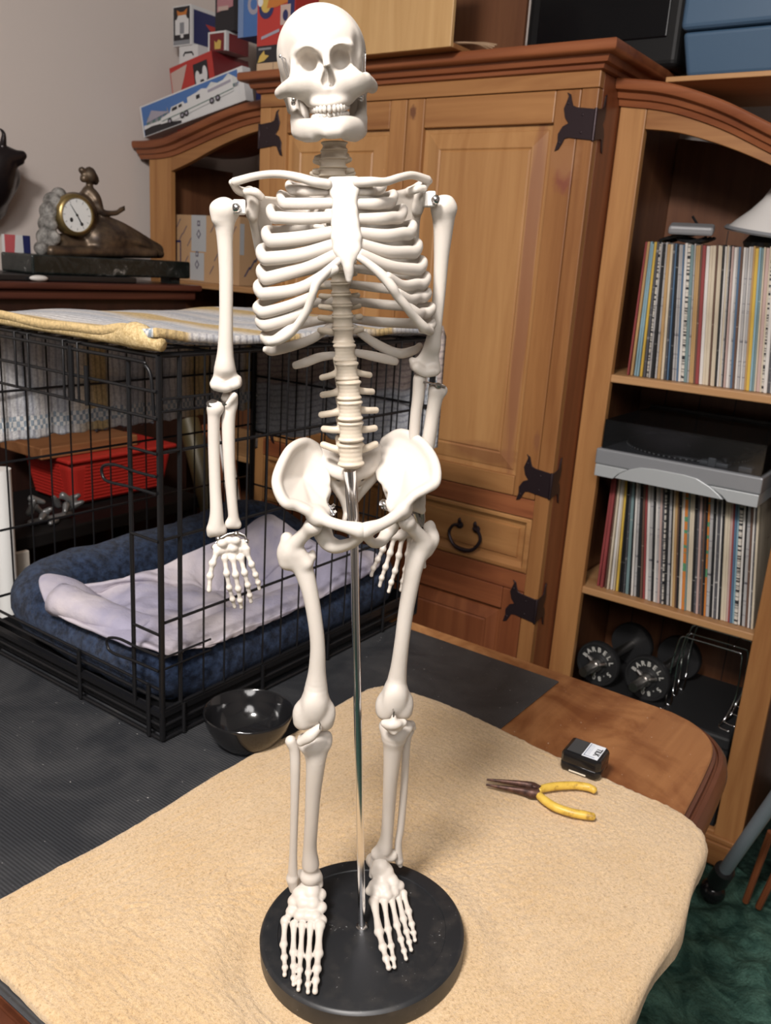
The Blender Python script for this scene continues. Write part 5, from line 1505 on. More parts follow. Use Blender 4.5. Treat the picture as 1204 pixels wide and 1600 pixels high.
row1 = 'red tan pale_blue pale_blue yellow dark_grey striped pale_grey black pale_grey tan cream dark_grey blue black pale_grey pale_grey blue white striped teal pale_grey tan tan brown red white cream cream brown cream cream black white cream pale_grey black pink white pale_grey blue brown white pale_grey white pale_grey tan yellow pale_blue teal cream pink cream striped white dark_grey pale_grey black cream white blue tan dark_grey cream pale_grey white brown cream'.split()
row2 = 'red red brown cream white cream yellow black black dark_grey teal black white pale_grey black brown red white pale_grey black white pale_grey pink dark_grey striped black pale_grey black cream tan brown black cream white orange teal cream cream black dark_grey pink dark_grey brown black orange pale_grey black white dark_grey white black cream cream pink red blue pale_blue striped white black pale_grey brown white dark_grey cream'.split()
ORD = ['leftmost']
def ordinal(n):
    s = 'th' if 10 <= n % 100 <= 20 else {1: 'st', 2: 'nd', 3: 'rd'}.get(n % 10, 'th')
    return '%d%s' % (n, s)
def records(cols, x0, x1, zsh, yfr, group, where, lean0):
    n = len(cols); wts = [rnd.choice((.7, .8, 1.0, 1.0, 1.2, 1.5)) for _ in cols]; tot = sum(wts)
    x = x0
    for i, cname in enumerate(cols):
        c = cname.replace('_', ' ')
        w = (x1-x0)*wts[i]/tot
        h = .3125+rnd.uniform(-.002, .003); d = .31; yf = yfr+rnd.uniform(0, .006)
        lean = math.tan(math.radians(lean0))*min(1, (i/16.0)**.8)      # the row leans over to the left
        m = MB(); m.box((0, 0, 0), (w*.955, d, h)); m.v = [(a_-lean*(b_-.3125), y_, b_) for a_, y_, b_ in m.v]
        o = m.build('record_sleeve', SL[c], smooth=None)
        o.location = (x, yf, zsh+.0006)
        bevel(o, min(.0009, w*.2), 1)
        if i == 0: lab = '%s record sleeve, leftmost in the %s' % (c, where)
        elif i == n-1: lab = '%s record sleeve, rightmost in the %s' % (c, where)
        else: lab = '%s record sleeve, %s from left in the %s' % (c, ordinal(i+1), where)
        tag(o, lab, 'record', group)
        x += w
records(row1, -.764, -.400, 1.187, 2.085, 'records in the upper row', 'upper record row above the turntable', 6.0)
records(row2, -.764, -.404, .630, 2.080, 'records in the lower row', 'lower record row under the turntable', 7.0)

# ------------------------------------------------------------------ turntable
SILV = mat('silver_plastic', (.30, .31, .33), .32, .35); SILV2 = mat('pale_silver_plastic', (.42, .44, .45), .4, .2)
TX0, TX1, TY0, TY1, TZ0 = -.776, -.388, 1.985, 2.335, .9465
tt = empty('turntable', ((TX0+TX1)/2, 2.16, TZ0), 'silver turntable with smoky lid resting on the lower row of records', 'turntable')
mb = MB(); mb.box((TX0, TY0, TZ0+.030), (TX1, TY1, TZ0+.069))
bevel(mb.build('chassis', SILV, tt, smooth=None), .004, 3)
w_ = TX1-TX0
prof = [(.003, 0), (.050, 0), (.062, .012), (.085, .026), (.11, .0305), (w_-.15, .0305), (w_-.115, .026), (w_-.080, .010), (w_-.066, 0), (w_-.003, 0), (w_-.003, .0305), (.003, .0305)]
foot_poly_l = [(.002, 0), (.050, 0), (.062, .014), (.085, .0295), (.002, .0295)]
foot_poly_r = [(w_-.002, 0), (w_-.066, 0), (w_-.080, .012), (w_-.112, .0295), (w_-.002, .0295)]
mb = MB()
mb.prism(foot_poly_l, (TX0, TY0+.0015, TZ0), (1, 0, 0), (0, 0, 1), (0, .32, 0)); bevel(mb.build('plinth', SILV2, tt, smooth=None), .002); mb = MB(); mb.prism(foot_poly_r, (TX0, TY0+.0015, TZ0), (1, 0, 0), (0, 0, 1), (0, .32, 0))
bevel(mb.build('plinth', SILV2, tt, smooth=None), .002)
arc = [(.056, .004), (.066, .016), (.088, .031), (.115, .041), (.15, .044), (w_-.17, .044), (w_-.14, .041), (w_-.108, .028), (w_-.086, .014), (w_-.075, .004)]
mb = MB().prism(arc, (TX0, TY0-.003, TZ0), (1, 0, 0), (0, 0, 1), (0, .05, 0)); bevel(mb.build('front_panel', SILV2, tt, smooth=None), .0015)
mb = MB(); mb.lathe([(.150, 0), (.150, .006), (.147, .010), (.05, .0102), (.004, .0102), (.004, .020), (.001, .021)], ((TX0+TX1)/2-.025, 2.165, TZ0+.069), (0, 0, 1), 64)
pl_ = mb.build('platter', BLACK, tt)
mb = MB()
for i in range(72):
    a = 2*PI*i/72; c = np.array([(TX0+TX1)/2-.025+.1503*math.cos(a), 2.165+.1503*math.sin(a), TZ0+.0725])
    mb.box((-.0022, -.0008, -.0016), (.0022, .0008, .0016), R=rotz(a+PI/2), c=c)
mb.build('strobe_dots', mat('strobe_white', (.6, .6, .58), .4), pl_, smooth=None)
mb = MB(); mb.lathe([(.018, 0), (.018, .012), (.010, .016), (.010, .032), (.004, .033)], (TX1-.055, 2.27, TZ0+.069), (0, 0, 1), 24)
mb.tube([(TX1-.055, 2.31, TZ0+.098), (TX1-.055, 2.27, TZ0+.098), (TX1-.058, 2.12, TZ0+.095), (TX1-.080, 2.055, TZ0+.090)], .004, 10)
mb.box((-.010, -.022, -.005), (.010, .018, .005), R=rotz(-.35), c=(TX1-.086, 2.040, TZ0+.087))
mb.build('tonearm', CHROME, tt)
mb = MB(); mb.box((TX1-.150, TY0+.030, TZ0+.069), (TX1-.085, TY0+.065, TZ0+.079)); mb.box((TX1-.128, TY0+.018, TZ0+.069), (TX1-.110, TY0+.026, TZ0+.090)); mb.box((TX1-.06, TY0+.02, TZ0+.069), (TX1-.03, TY0+.05, TZ0+.082))
bevel(mb.build('control_block', SILV2, tt, smooth=None), .003)
LID = bpy.data.materials.new('smoky_acrylic'); LID.use_nodes = True
_N = LID.node_tree.nodes; _L = LID.node_tree.links; _N.remove(_N['Principled BSDF'])
_t = _N.new('ShaderNodeBsdfTransparent'); _t.inputs[0].default_value = (.62, .63, .65, 1); _g = _N.new('ShaderNodeBsdfGlossy'); _g.inputs['Roughness'].default_value = .12; _g.inputs[0].default_value = (.9, .9, .9, 1)
_d = _N.new('ShaderNodeBsdfDiffuse'); _d.inputs[0].default_value = (.06, .06, .06, 1)
_f = _N.new('ShaderNodeFresnel'); _f.inputs[0].default_value = 1.5; _x = _N.new('ShaderNodeMixShader'); _x2 = _N.new('ShaderNodeMixShader'); _x2.inputs[0].default_value = .10
_L.new(_t.outputs[0], _x2.inputs[1]); _L.new(_d.outputs[0], _x2.inputs[2])
_L.new(_f.outputs[0], _x.inputs[0]); _L.new(_x2.outputs[0], _x.inputs[1]); _L.new(_g.outputs[0], _x.inputs[2]); _L.new(_x.outputs[0], _N['Material Output'].inputs[0])
mb = MB(); a, b, c, d, z0, z1 = TX0+.010, TX1-.006, TY0+.010, TY1-.006, TZ0+.0695, TZ0+.140; t_ = .003
mb.box((a, c, z1-t_), (b, d, z1)); mb.box((a, c, z0), (b, c+t_, z1-t_)); mb.box((a, d-t_, z0), (b, d, z1-t_)); mb.box((a, c+t_, z0), (a+t_, d-t_, z1-t_)); mb.box((b-t_, c+t_, z0), (b, d-t_, z1-t_))
mb.build('lid', LID, tt, smooth=None)['label'] = 'smoky transparent dust cover'
mb = MB(); mb.box((a-.002, d-.02, z1), (b, d+.002, z1+.006)); mb.build('lid_hinge', BLACK, tt, smooth=None)

# things lying on the upper records
zr = 1.187+.3165
ls = empty('lamp_shade', (-.515, 2.22, zr), 'white flared plastic lamp shade lying on top of the upper records', 'lamp shade')
MB().lathe([(.105, .002), (.088, .022), (.062, .048), (.042, .075), (.030, .102), (.022, .128), (.014, .140), (.001, .142)], (-.515, 2.225, zr+.030), (.12, -.08, 1), 40, caps=False).build('shade', mat('white_plastic', (.62, .60, .58), .35), ls, smooth=60)
MB().lathe([(.106, .0), (.110, .004), (.105, .010), (.100, .004)], (-.515, 2.225, zr+.030), (.12, -.08, 1), 40, caps=False).build('rim', SILV, ls, smooth=60)
MB().lathe([(.055, .0005), (.060, .010), (.045, .030), (.050, .036)], (-.517, 2.222, zr), (.03, 0, 1), 24).build('collar', BLACK, ls)
mb = MB(); mb.box((-.05, -.03, -.010), (.05, .03, .010), R=rotz(.25) @ rotx(.2), c=(-.672, 2.125, zr+.032)); 
tag(bevel(mb.build('plastic_tray', mat('grey_clear_plastic', (.22, .22, .23), .45), smooth=None), .006), 'grey plastic tray leaning on the records left of the lamp shade', 'tray')
mb = MB(); P = []
for i in range(70):
    a = i*.42; r = .055+.018*math.sin(i*.9); P.append((-.692+r*.86*math.cos(a), 2.165+r*.8*math.sin(a), zr+.004+.006*(1+math.sin(i*1.3))))
P += [(-.69, 2.25, zr+.03), (-.72, 2.27, zr+.07)]
mb.tube(catmull(P, 3), .0035, 6); tag(mb.build('power_cable', BLACK), 'tangled black power cable lying on the upper records at left', 'cable')

# ------------------------------------------------------------------ bottom of the bookcase
CASEM = mat('black_case', (.012, .012, .013), .6)
mb = MB(); mb.box((-.775, 2.075, .0765), (-.366, 2.395, .330)); mb.box((-.778, 2.072, .30), (-.3655, 2.398, .338))
o = mb.build('storage_case', CASEM, smooth=None); bevel(o, .008); tag(o, 'black flat-topped case on the bottom of the record bookcase', 'case')
zc = .3385
PLATE = mat('cast_black', (.018, .018, .019), .45)
LETT = mat('raised_white', (.55, .54, .50), .5)
def dumbbell(label, cf, cb, r):
    cf, cb = np.array(cf), np.array(cb); ax = (cf-cb)/np.linalg.norm(cf-cb)
    root = empty('dumbbell', tuple((cf+cb)/2), label, 'dumbbell', 'adjustable dumbbells on the black case')
    MB().tube([cb-ax*.07, cf+ax*.085], .0125, 20).build('bar', STEEL, root)
    for c, s in ((cf, 1), (cb, -1)):
        p = [(r*.30, -.011), (r*.97, -.011), (r, -.008), (r, .008), (r*.97, .012), (r*.90, .012), (r*.86, .007), (r*.48, .006), (r*.42, .011), (r*.30, .011)]
        pl = MB().lathe(p, c, ax*s, 48).build('weight_plate', PLATE, root)
        up = np.array([0, 0, 1.0]); u0 = np.cross(up, ax*s); u0 /= np.linalg.norm(u0); v0 = np.cross(ax*s, u0)
        txt = 'BARBELL 5.80'; mb = None
        for i, chh in enumerate(txt):
            if chh == ' ': continue
            a = math.radians(160-280*i/len(txt))
            d = u0*math.cos(a)+v0*math.sin(a); rd = np.cross(d, ax*s)
            text_mesh('plate_lettering', chh, r*.30, c+d*r*.66+ax*s*.0075, rd, d, LETT, pl, .001, bold=.0003)
        nut = MB()
        for k in range(3):
            a = k*2*PI/3+.4; d = u0*math.cos(a)+v0*math.sin(a)
            nut.tube([c+ax*s*.016, c+ax*s*.018+d*.032], [.009, .005], 8)
        nut.lathe([(.017, .012), (.019, .018), (.015, .030)], c, ax*s, 20); nut.build('collar_nut', STEEL, root)
    return root
pr_ = .062
fa = onY(935, 1037, 2.120); fb = onY(981, 1072, 2.105)
dumbbell('left dumbbell with black lettered plates behind the table edge', (fa[0], 2.12, zc+pr_), (fa[0]+.022, 2.315, zc+pr_), pr_)
dumbbell('right dumbbell with black lettered plates beside the chrome rack', (fa[0]+.135, 2.13, zc+pr_), (fa[0]+.158, 2.32, zc+pr_), pr_)
mb = MB(); rk = empty('wire_rack', (-.47, 2.2, zc), 'bent chrome wire rack standing on the black case beside the dumbbells', 'rack')
def rackwire(y, dx=0):
    mb = MB(); zt_ = .535
    mb.tube(catmull([np.array(q) for q in ((-.555+dx, y-.05, zc+.004), (-.545+dx, y-.045, zc+.004), (-.553+dx, y-.01, zc+.03), (-.556+dx, y, zc+.10), (-.548+dx, y, zt_-.02), (-.540+dx, y, zt_-.002), (-.52+dx, y, zt_), (-.41+dx, y, zt_), (-.392+dx, y, zt_-.004), (-.388+dx, y, zt_-.03), (-.386+dx, y, zc+.08), (-.398+dx, y-.015, zc+.02), (-.405+dx, y-.04, zc+.004), (-.376+dx, y-.05, zc+.004))], 5), .0024, 8)
    mb.build('rack_wire', CHROME, rk, smooth=180)
rackwire(2.150); rackwire(2.185, .006); rackwire(2.25); rackwire(2.30, .004)
MB().tube([(-.53, 2.148, .5355), (-.53, 2.302, .5355)], .0022, 8).build('cross_wire', CHROME, rk); MB().tube([(-.42, 2.148, .5355), (-.42, 2.302, .5355)], .0022, 8).build('cross_wire', CHROME, rk)

# ------------------------------------------------------------------ on top of the furniture
def face_poly(mb, o, u, v, poly, mi, lift=.0005):
    o, u, v = (np.asarray(t, float) for t in (o, u, v)); n = np.cross(u, v); n /= np.linalg.norm(n)
    P = [o+u*a+v*b+n*lift for a, b in poly]
    ar = sum(poly[i][0]*poly[(i+1) % len(poly)][1]-poly[(i+1) % len(poly)][0]*poly[i][1] for i in range(len(poly)))
    if ar < 0: P = P[::-1]
    mb.add(P, [tuple(range(len(P)))], mi)
def circ(cx, cy, rx, ry=None, n=18): 
    ry = rx if ry is None else ry
    return [(cx+rx*math.cos(2*PI*k/n), cy+ry*math.sin(2*PI*k/n)) for k in range(n)]
def rect(a, b, c, d): return [(a, b), (c, b), (c, d), (a, d)]
def carton(name, x0, x1, y0, y1, z0, z1, mats, label, front=(), side=(), cat='box', group=None, R=None, c=None):
    """Printed box: front faces -y, side faces +x; art polygons in 0..1 face units."""
    mb = MB(); mb.box((x0, y0, z0), (x1, y1, z1), mi=0)
    for poly, mi in front: face_poly(mb, (x0, y0, z0), (x1-x0, 0, 0), (0, 0, z1-z0), poly, mi, .0006+.0002*len(mb.f)*.1)
    for poly, mi in side: face_poly(mb, (x1, y0, z0), (0, y1-y0, 0), (0, 0, z1-z0), poly, mi, .0006+.0002*len(mb.f)*.1)
    if R is not None:
        c = np.array(c); mb.v = [tuple(R @ (np.array(p)-c)+c) for p in mb.v]
    return tag(mb.build(name, mats, smooth=None), label, cat, group)
def M_(n, c, r=.45): return bpy.data.materials.get(n) or mat(n, c, r)
p_white = M_('print_white', (.62, .62, .62)); p_blue = M_('print_blue', (.06, .15, .38)); p_sky = M_('print_sky', (.06, .15, .38)); p_black = M_('print_black', (.015, .014, .018))
p_red = M_('print_red', (.42, .035, .028)); p_dred = M_('print_dark_red', (.16, .015, .018)); p_grey = M_('print_grey', (.22, .23, .25)); p_green = M_('print_green', (.10, .17, .15)); p_yel = M_('print_yellow', (.55, .38, .09))
p_navy = M_('print_navy', (.02, .025, .10)); p_or = M_('print_orange', (.48, .16, .03)); p_pink = M_('print_pink', (.40, .18, .20)); p_pale = M_('print_pale', (.48, .36, .32)); p_lilac = M_('print_lilac', (.32, .30, .36)); p_tan = M_('print_tan', (.52, .36, .22))
G_ = 'printed boxes piled above the left bookcase'
# long box with a white truck on it, lying along the slope of the crown
TL = .478; TH = .096; tx, tz, ty = -2.484, 1.7600, 2.012; ang = -math.atan2(1.8435-1.7530, .455)
mb = MB(); mb.box((0, 0, 0), (TL, .034, TH), mi=0)
FO, FU, FV = (0, 0, 0), (1, 0, 0), (0, 0, 1); s_ = [0]
def fp(poly, mi): s_[0] += 1; face_poly(mb, FO, FU, FV, [(a*TL, b*TH) for a, b in poly], mi, .0004+.00012*s_[0])
fp(rect(.015, .02, .955, .955), 1)
fp([(.02, .35), (.955, .55), (.955, .02), (.02, .02)], 0)
fp([(.02, .02), (.40, .02), (.40, .10), (.24, .22), (.10, .26), (.02, .22)], 4)
for k in range(9):
    a = .05+.03*k; fp([(a, .33), (a+.018, .62+.08*math.sin(k*2.1)), (a+.036, .35)], 5 if k % 2 else 6)
for k in range(7):
    a = .74+.03*k; fp([(a, .48), (a+.016, .80+.07*math.sin(k*1.7)), (a+.034, .50)], 6 if k % 2 else 5)
def fq(poly, mi): fp([(.2+(a-.2)*1.42, b) for a, b in poly], mi)
fp([(.05, .40), (.12, .74), (.20, .62), (.30, .50)], 8); fp([(.62, .60), (.72, .88), (.80, .74), (.88, .93), (.955, .70), (.955, .58)], 7)
fq([(.20, .20), (.205, .38), (.27, .45), (.285, .60), (.37, .64), (.38, .55), (.40, .55), (.40, .70), (.46, .74), (.50, .80), (.54, .74), (.70, .84), (.70, .38), (.40, .22), (.30, .17)], 0)
fq([(.285, .46), (.29, .56), (.325, .58), (.325, .48)], 4); fq([(.335, .49), (.337, .58), (.36, .59), (.36, .50)], 4)
fq([(.21, .29), (.40, .35), (.70, .47), (.70, .44), (.40, .32), (.21, .26)], 6); fq([(.46, .54), (.46, .66), (.485, .67), (.485, .55)], 4); fq([(.54, .60), (.54, .68), (.69, .74), (.69, .66)], 8)
for cx, cy in ((.265, .20), (.355, .235), (.385, .25), (.56, .33), (.60, .345)):
    cx = .2+(cx-.2)*1.42
    fp(circ(cx, cy, .022, .095, 14), 4); fp(circ(cx, cy, .011, .045, 12), 8)
mb.v = [tuple(roty(ang) @ np.array(p)) for p in mb.v]
o = mb.build('truck_box', [p_white, p_sky, p_blue, p_red, p_black, p_grey, p_green, M_('print_offwhite', (.55, .57, .56)), p_lilac], smooth=None); o.location = (tx, ty, tz)
tag(o, 'long picture box showing a white truck in snow, on the left bookcase crown', 'box', G_)
Y2 = 2.135
def cz(x): return float(np.interp(x, [p[0] for p in crL], [p[1] for p in crL]))+.0008
def U(px, py, y=Y2): return onY(px, py, y)
rx0_, rx1_ = U(278, 120)[0], U(346, 100)[0]
RH = .243; rc = (rx1_, Y2, cz(rx1_)+.0005)
carton('controller_box', rx0_, rx1_, Y2, Y2+.165, rc[2], rc[2]+RH, [p_red, p_dred, p_black, p_white, p_pale],
       'bright red box with a black and white picture window, behind the truck box',
       front=[([(.02, .62), (.02, .93), (.42, .96), (.30, .78), (.22, .68), (.18, .60)], 4), (rect(.55, .56, .88, .92), 2), (circ(.63, .73, .055, .10), 3), (circ(.80, .76, .055, .10), 3), (rect(.63, .70, .81, .77), 3), (rect(.58, .44, .88, .54), 4), (rect(.04, .30, .28, .52), 4), (rect(.07, .33, .25, .47), 1)],
       side=[(rect(.0, .0, 1, 1), 1), (circ(.45, .62, .18, .10), 4)], group=G_, R=roty(ang), c=rc)
def rtop(x): return rc[2]+RH*math.cos(ang)+(x-rx1_)*math.tan(-ang)
yb = Y2+.030
wx_ = onY(309, 88, yb)[0]
zw = onY(305, 70, yb)[2]
carton('console_box', onY(280, 90, yb)[0], wx_, yb, yb+.10, rtop(wx_)+.001, zw, [p_white, p_black],
       'plain white box with a small black emblem, on the bright red box', front=[([(.20, .50), (.30, .70), (.70, .70), (.80, .50), (.74, .46), (.68, .60), (.32, .60), (.26, .46)], 1)], group=G_)
z0 = zw+.0008
carton('figure_box', onY(272, 60, yb)[0], onY(300, 60, yb)[0], yb-.004, yb+.12, z0, onY(299, 7, yb)[2], [p_white, p_black, p_navy, p_or, p_grey, p_red],
       'black and white figure box on the white box, highest at the wall',
       front=[(rect(.03, .03, .93, .97), 1), (rect(.12, .28, .88, .66), 0), ([(.2, .66), (.3, .78), (.7, .78), (.8, .66)], 0), ([(.25, .76), (.22, .90), (.40, .84), (.60, .84), (.80, .92), (.74, .76)], 3), (rect(.38, .30, .62, .58), 4), (circ(.5, .24, .09, .05), 0), (rect(.05, .03, .92, .14), 4)],
       side=[(rect(.08, .06, 1.0, .90), 2), ([(.50, .62), (.95, .62), (1, .45), (.75, .42)], 5)], group=G_)
rz1 = rtop(onY(353, 60, Y2+.02)[0])+.001
ysm = Y2+.02
xs0, xs1 = onY(325, 60, ysm)[0], onY(353, 60, ysm)[0]
carton('snack_box', xs0, xs1, ysm, ysm+.10, rz1+.0008, onY(353, 47, ysm)[2], [p_white, p_dred, p_yel],
       'small dark red box with white edges standing on the bright red box', front=[(rect(.10, .0, .90, .90), 1), ([(.38, .10), (.36, .55), (.48, .42), (.58, .58), (.74, .50), (.70, .10)], 2)], side=[(rect(.12, 0, 1, .9), 1)], group=G_)
zsm = onY(353, 47, ysm)[2]+.0008
carton('game_box', xs0+.020, xs0+.105, ysm+.012, ysm+.11, zsm, zsm+.125, [p_black, p_pink, p_pale, p_yel],
       'black and pink printed box on top of the small dark red box', front=[([(.1, .45), (.1, .80), (.95, .95), (.95, .55)], 1), (rect(.15, .48, .70, .58), 2), ([(.20, .97), (.35, .80), (.5, .97)], 3)], group=G_)
# stack on the armoire's front left corner and against it
ya = 1.905
zt_ = 1.8978
x0_, x1_ = onY(400, 112, ya)[0], onY(447, 112, ya)[0]
z1_ = onY(400, 73, ya)[2]
carton('shoe_box', x0_, x1_+.02, ya, ya+.16, zt_, z1_, [p_black, p_tan, p_yel, p_grey], 'dark box with yellow leaf and tan band, on the armoire corner behind the skull',
       front=[(rect(.02, .06, .98, .34), 1), (rect(.48, .05, .49, .36), 0), ([(.04, .36), (.10, .62), (.22, .82), (.24, .66), (.36, .60), (.22, .42)], 2), (rect(.06, .84, .42, .92), 3)], group=G_)
carton('basketball_box', x0_-.002, x1_+.024, ya+.003, ya+.11, z1_+.0008, z1_+.152, [p_red, p_or, p_navy, p_yel, p_white, p_pale, p_lilac], 'red box with an orange ball emblem, on the dark box beside the skull',
       front=[(circ(.24, .62, .20, .19), 2), (circ(.23, .66, .13, .13), 3), ([(.25, .60), (.34, .84), (.82, .90), (.84, .66), (.50, .60)], 1), (circ(.08, .72, .07, .08), 4), (rect(.80, .02, .98, 1), 2), (rect(.62, .30, .88, .62), 5), (circ(.75, .45, .07, .09), 2), ([(.12, .10), (.60, .20), (.60, .25), (.12, .15)], 6)], group=G_)
yn = 2.10
nx0, nx1 = -2.060, -1.985
carton('helmet_box', nx0, nx1+.045, yn, yn+.13, cz(nx1+.03), 2.045, [p_navy, p_lilac, p_dred], 'navy box with a pale round emblem, tucked behind the dark box on the armoire',
       front=[(circ(.55, .72, .30, .15), 1), (circ(.60, .70, .13, .07), 0)], group=G_)
bx0, bx1 = onY(372, 30, 2.09)[0], onY(400, 30, 2.09)[0]
carton('mug_box', bx0, bx1+.03, 2.09, 2.21, 2.0458, 2.19, [p_blue, p_lilac, p_navy, M_('print_paleblue', (.16, .24, .42))], 'blue box with a pale shield emblem, on the navy box beside the pink printed one',
       front=[(rect(0, 0, .22, 1), 3), (circ(.62, .60, .24, .20), 1), (circ(.62, .60, .13, .11), 0)], group=G_)

# taped carton in the left bookcase
CARD = mat('cardboard', (.46, .29, .16), .8, spec=.1); TAPE = mat('pale_tape', (.42, .43, .44), .4); p_ink = M_('print_ink', (.10, .085, .13))
yc = 2.095; cx0 = onY(273, 400, yc)[0]; cx1 = onY(374, 400, yc)[0]; czt = onY(274, 335, yc)[2]; czb = 1.3108
mb = MB(); mb.box((cx0, yc, czb), (cx1, yc+.20, czt), mi=0); CW, CH = cx1-cx0, czt-czb
def fr_(poly, mi, l=.0006): face_poly(mb, (cx0, yc, czb), (CW, 0, 0), (0, 0, CH), poly, mi, l)
fr_(rect(.27, .46, .50, 1.0), 1); fr_(rect(.25, .02, .47, .44), 1, .0007)
for cx, cy in ((.385, .72), (.36, .26)):
    fr_([(cx-.035, cy), (cx, cy+.075), (cx+.035, cy), (cx, cy-.075)], 2, .0010); fr_([(cx-.020, cy), (cx, cy+.045), (cx+.020, cy), (cx, cy-.045)], 1, .0013)
    fr_(rect(cx-.022, cy+.12, cx+.022, cy+.20), 2, .0010); fr_(rect(cx-.010, cy+.14, cx+.010, cy+.18), 1, .0013)
for a, b in ((.03, .88), (.13, .78), (.06, .66), (.15, .32), (.12, .16), (.20, .60), (.56, .82), (.62, .40), (.55, .20), (.75, .65), (.80, .30), (.88, .80)):
    fr_([(a, b-.07), (a+.012, b-.07), (a+.075, b+.06), (a+.063, b+.06)], 2, .0008)
fr_(rect(.02, .12, .035, .58), 3, .0009); fr_(rect(.09, .12, .105, .58), 3, .0009); fr_(rect(.01, .58, .105, .61), 3, .0009)
for k in range(7):
    a, b = .10+.12*k % .8, .2+.11*k
    face_poly(mb, (cx1, yc, czb), (0, .20, 0), (0, 0, CH), [(a, b-.07), (a+.04, b-.07), (a+.16, b+.08), (a+.12, b+.08)], 2)
face_poly(mb, (cx1, yc, czb), (0, .20, 0), (0, 0, CH), rect(-.0, .45, .10, .9), 1)
tag(mb.build('carton', [CARD, TAPE, p_ink, p_navy], smooth=None), 'brown shipping carton with pale tape and diamonds inside the left bookcase', 'box')

# wooden box overhanging the armoire
wy, wz = 1.835, 1.8978
wx1 = onZ(712, 65, wz+.012)[0]-.006; wx0 = wx1-.40
wb = empty('wooden_box', ((wx0+wx1)/2, 2.0, wz), 'plain plywood box with open end overhanging the armoire cornice', 'box')
bevel(MB().box((wx0, wy, wz), (wx1, wy+.012, wz+.26)).build('front_panel', PLY, wb, smooth=None), .0015)
bevel(MB().box((wx0, wy+.012, wz), (wx1, wy+.34, wz+.011)).build('bottom_board', PINE_H, wb, smooth=None), .0015)
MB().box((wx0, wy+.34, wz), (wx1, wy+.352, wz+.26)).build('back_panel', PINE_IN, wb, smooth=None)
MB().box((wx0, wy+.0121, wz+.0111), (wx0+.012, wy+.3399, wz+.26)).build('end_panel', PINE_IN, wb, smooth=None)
mb = MB()
for k in range(4):
    P = [(wx1-.05+.03*math.sin(k), wy+.03+.02*k, wz+.016+.004*k), (wx1-.02, wy+.06+.02*k, wz+.022+.004*k), (wx1+.012, wy+.09+.012*k, wz+.024+.003*k), (wx1+.028+.006*k, wy+.13, wz+.018+.003*k)]
    mb.tube(catmull([np.array(q) for q in P], 6), .0022, 6)
tag(mb.build('cord', mat('tan_cord', (.34, .22, .13), .6)), 'loose tan cord poking from the open end of the wooden box', 'cord')
# television
tv = empty('television', (-.99, 2.2, 1.898), 'dark bulky television standing on top of the armoire at right', 'television')
GLB = mat('tv_black', (.006, .006, .0065), .5, spec=.25)
tx0, tx1, tyf = -1.195, -.785, 2.192
mb = MB(); mb.box((tx0, tyf, 1.8982), (tx1, tyf+.10, 2.36)); bevel(mb.build('front_bezel', GLB, tv, smooth=None), .018, 4)
mb = MB(); v0 = [(tx0+.04, tyf+.10, 1.91), (tx1-.04, tyf+.10, 1.91), (tx1-.04, tyf+.10, 2.33), (tx0+.04, tyf+.10, 2.33)]; v1 = [(tx0+.10, tyf+.36, 1.92), (tx1-.10, tyf+.36, 1.92), (tx1-.10, tyf+.36, 2.22), (tx0+.10, tyf+.36, 2.22)]
mb.hexa(v0, v1); mb.build('back_shell', BLACK_M, tv, smooth=None)
mb = MB(); mb.box((tx0+.035, tyf-.004, 1.965), (tx1-.035, tyf+.002, 2.33)); bevel(mb.build('screen', mat('tv_glass', (.004, .004, .005), .25, spec=.3), tv, smooth=None), .004, 2)
# blue bin on a board
BINM = mat('blue_plastic', (.050, .098, .165), .42)
mb = MB(); mb.box((-.775, 2.10, 1.8488), (-.24, 2.44, 1.860)); tag(bevel(mb.build('shelf_board', SHELF_W, smooth=None), .002), 'thin pine board under the blue bin above the right bookcase', 'board')
bn = empty('storage_bin', (-.52, 2.28, 1.861), 'blue plastic storage bin with lid on the board above the right bookcase', 'bin')
mb = MB(); b0 = [(-.738, 2.125, 1.8605), (-.30, 2.125, 1.8605), (-.30, 2.42, 1.8605), (-.738, 2.42, 1.8605)]; t0 = [(-.755, 2.110, 1.952), (-.285, 2.110, 1.952), (-.285, 2.435, 1.952), (-.755, 2.435, 1.952)]
mb.hexa(b0, t0); bevel(mb.build('tub', BINM, bn, smooth=None), .010, 3)
mb = MB(); mb.box((-.760, 2.104, 1.9545), (-.280, 2.44, 2.10)); bevel(mb.build('lid', BINM, bn, smooth=None), .012, 3)

# ------------------------------------------------------------------ grey tube leaning by the table
e0 = onZ(1112, 1392, .030); e1 = onZ(1126, 1368, .10); 
far = onY(1240, 1205, e0[1]-.22)
d_ = far-e1; d_ /= np.linalg.norm(d_)
wand = empty('grey_tube', tuple(e0), 'grey metal tube with black joint and ball foot on the green carpet', 'tube')
MB().tube([e1, e1+d_*.75], .0145, 24).build('tube', mat('grey_metal', (.30, .34, .38), .4, .3), wand)
MB().tube([e1-d_*.035, e1-d_*.030, e1+d_*.03, e1+d_*.035], [.016, .023, .023, .018], 20).build('joint', BLACK, wand)
MB().ball(e0, .030, 24, 16).build('ball_foot', mat('gloss_ball', (.01, .01, .011), .15), wand)
MB().tube([e1-d_*.03, e0], .016, 12).build('neck', BLACK, wand)
mb = MB(); q0 = onY(1172, 1372, 1.97); q1 = onY(1204, 1300, 1.95)
for dx in (0, .030): mb.tube([(q0[0]+dx, 1.97, -.01), (q1[0]+dx*1.5, 1.95, max(.2, q1[2]))], .008, 8)
tag(mb.build('folding_frame', PINE_RZ), 'thin brown wooden folding legs behind the grey tube', 'stand')

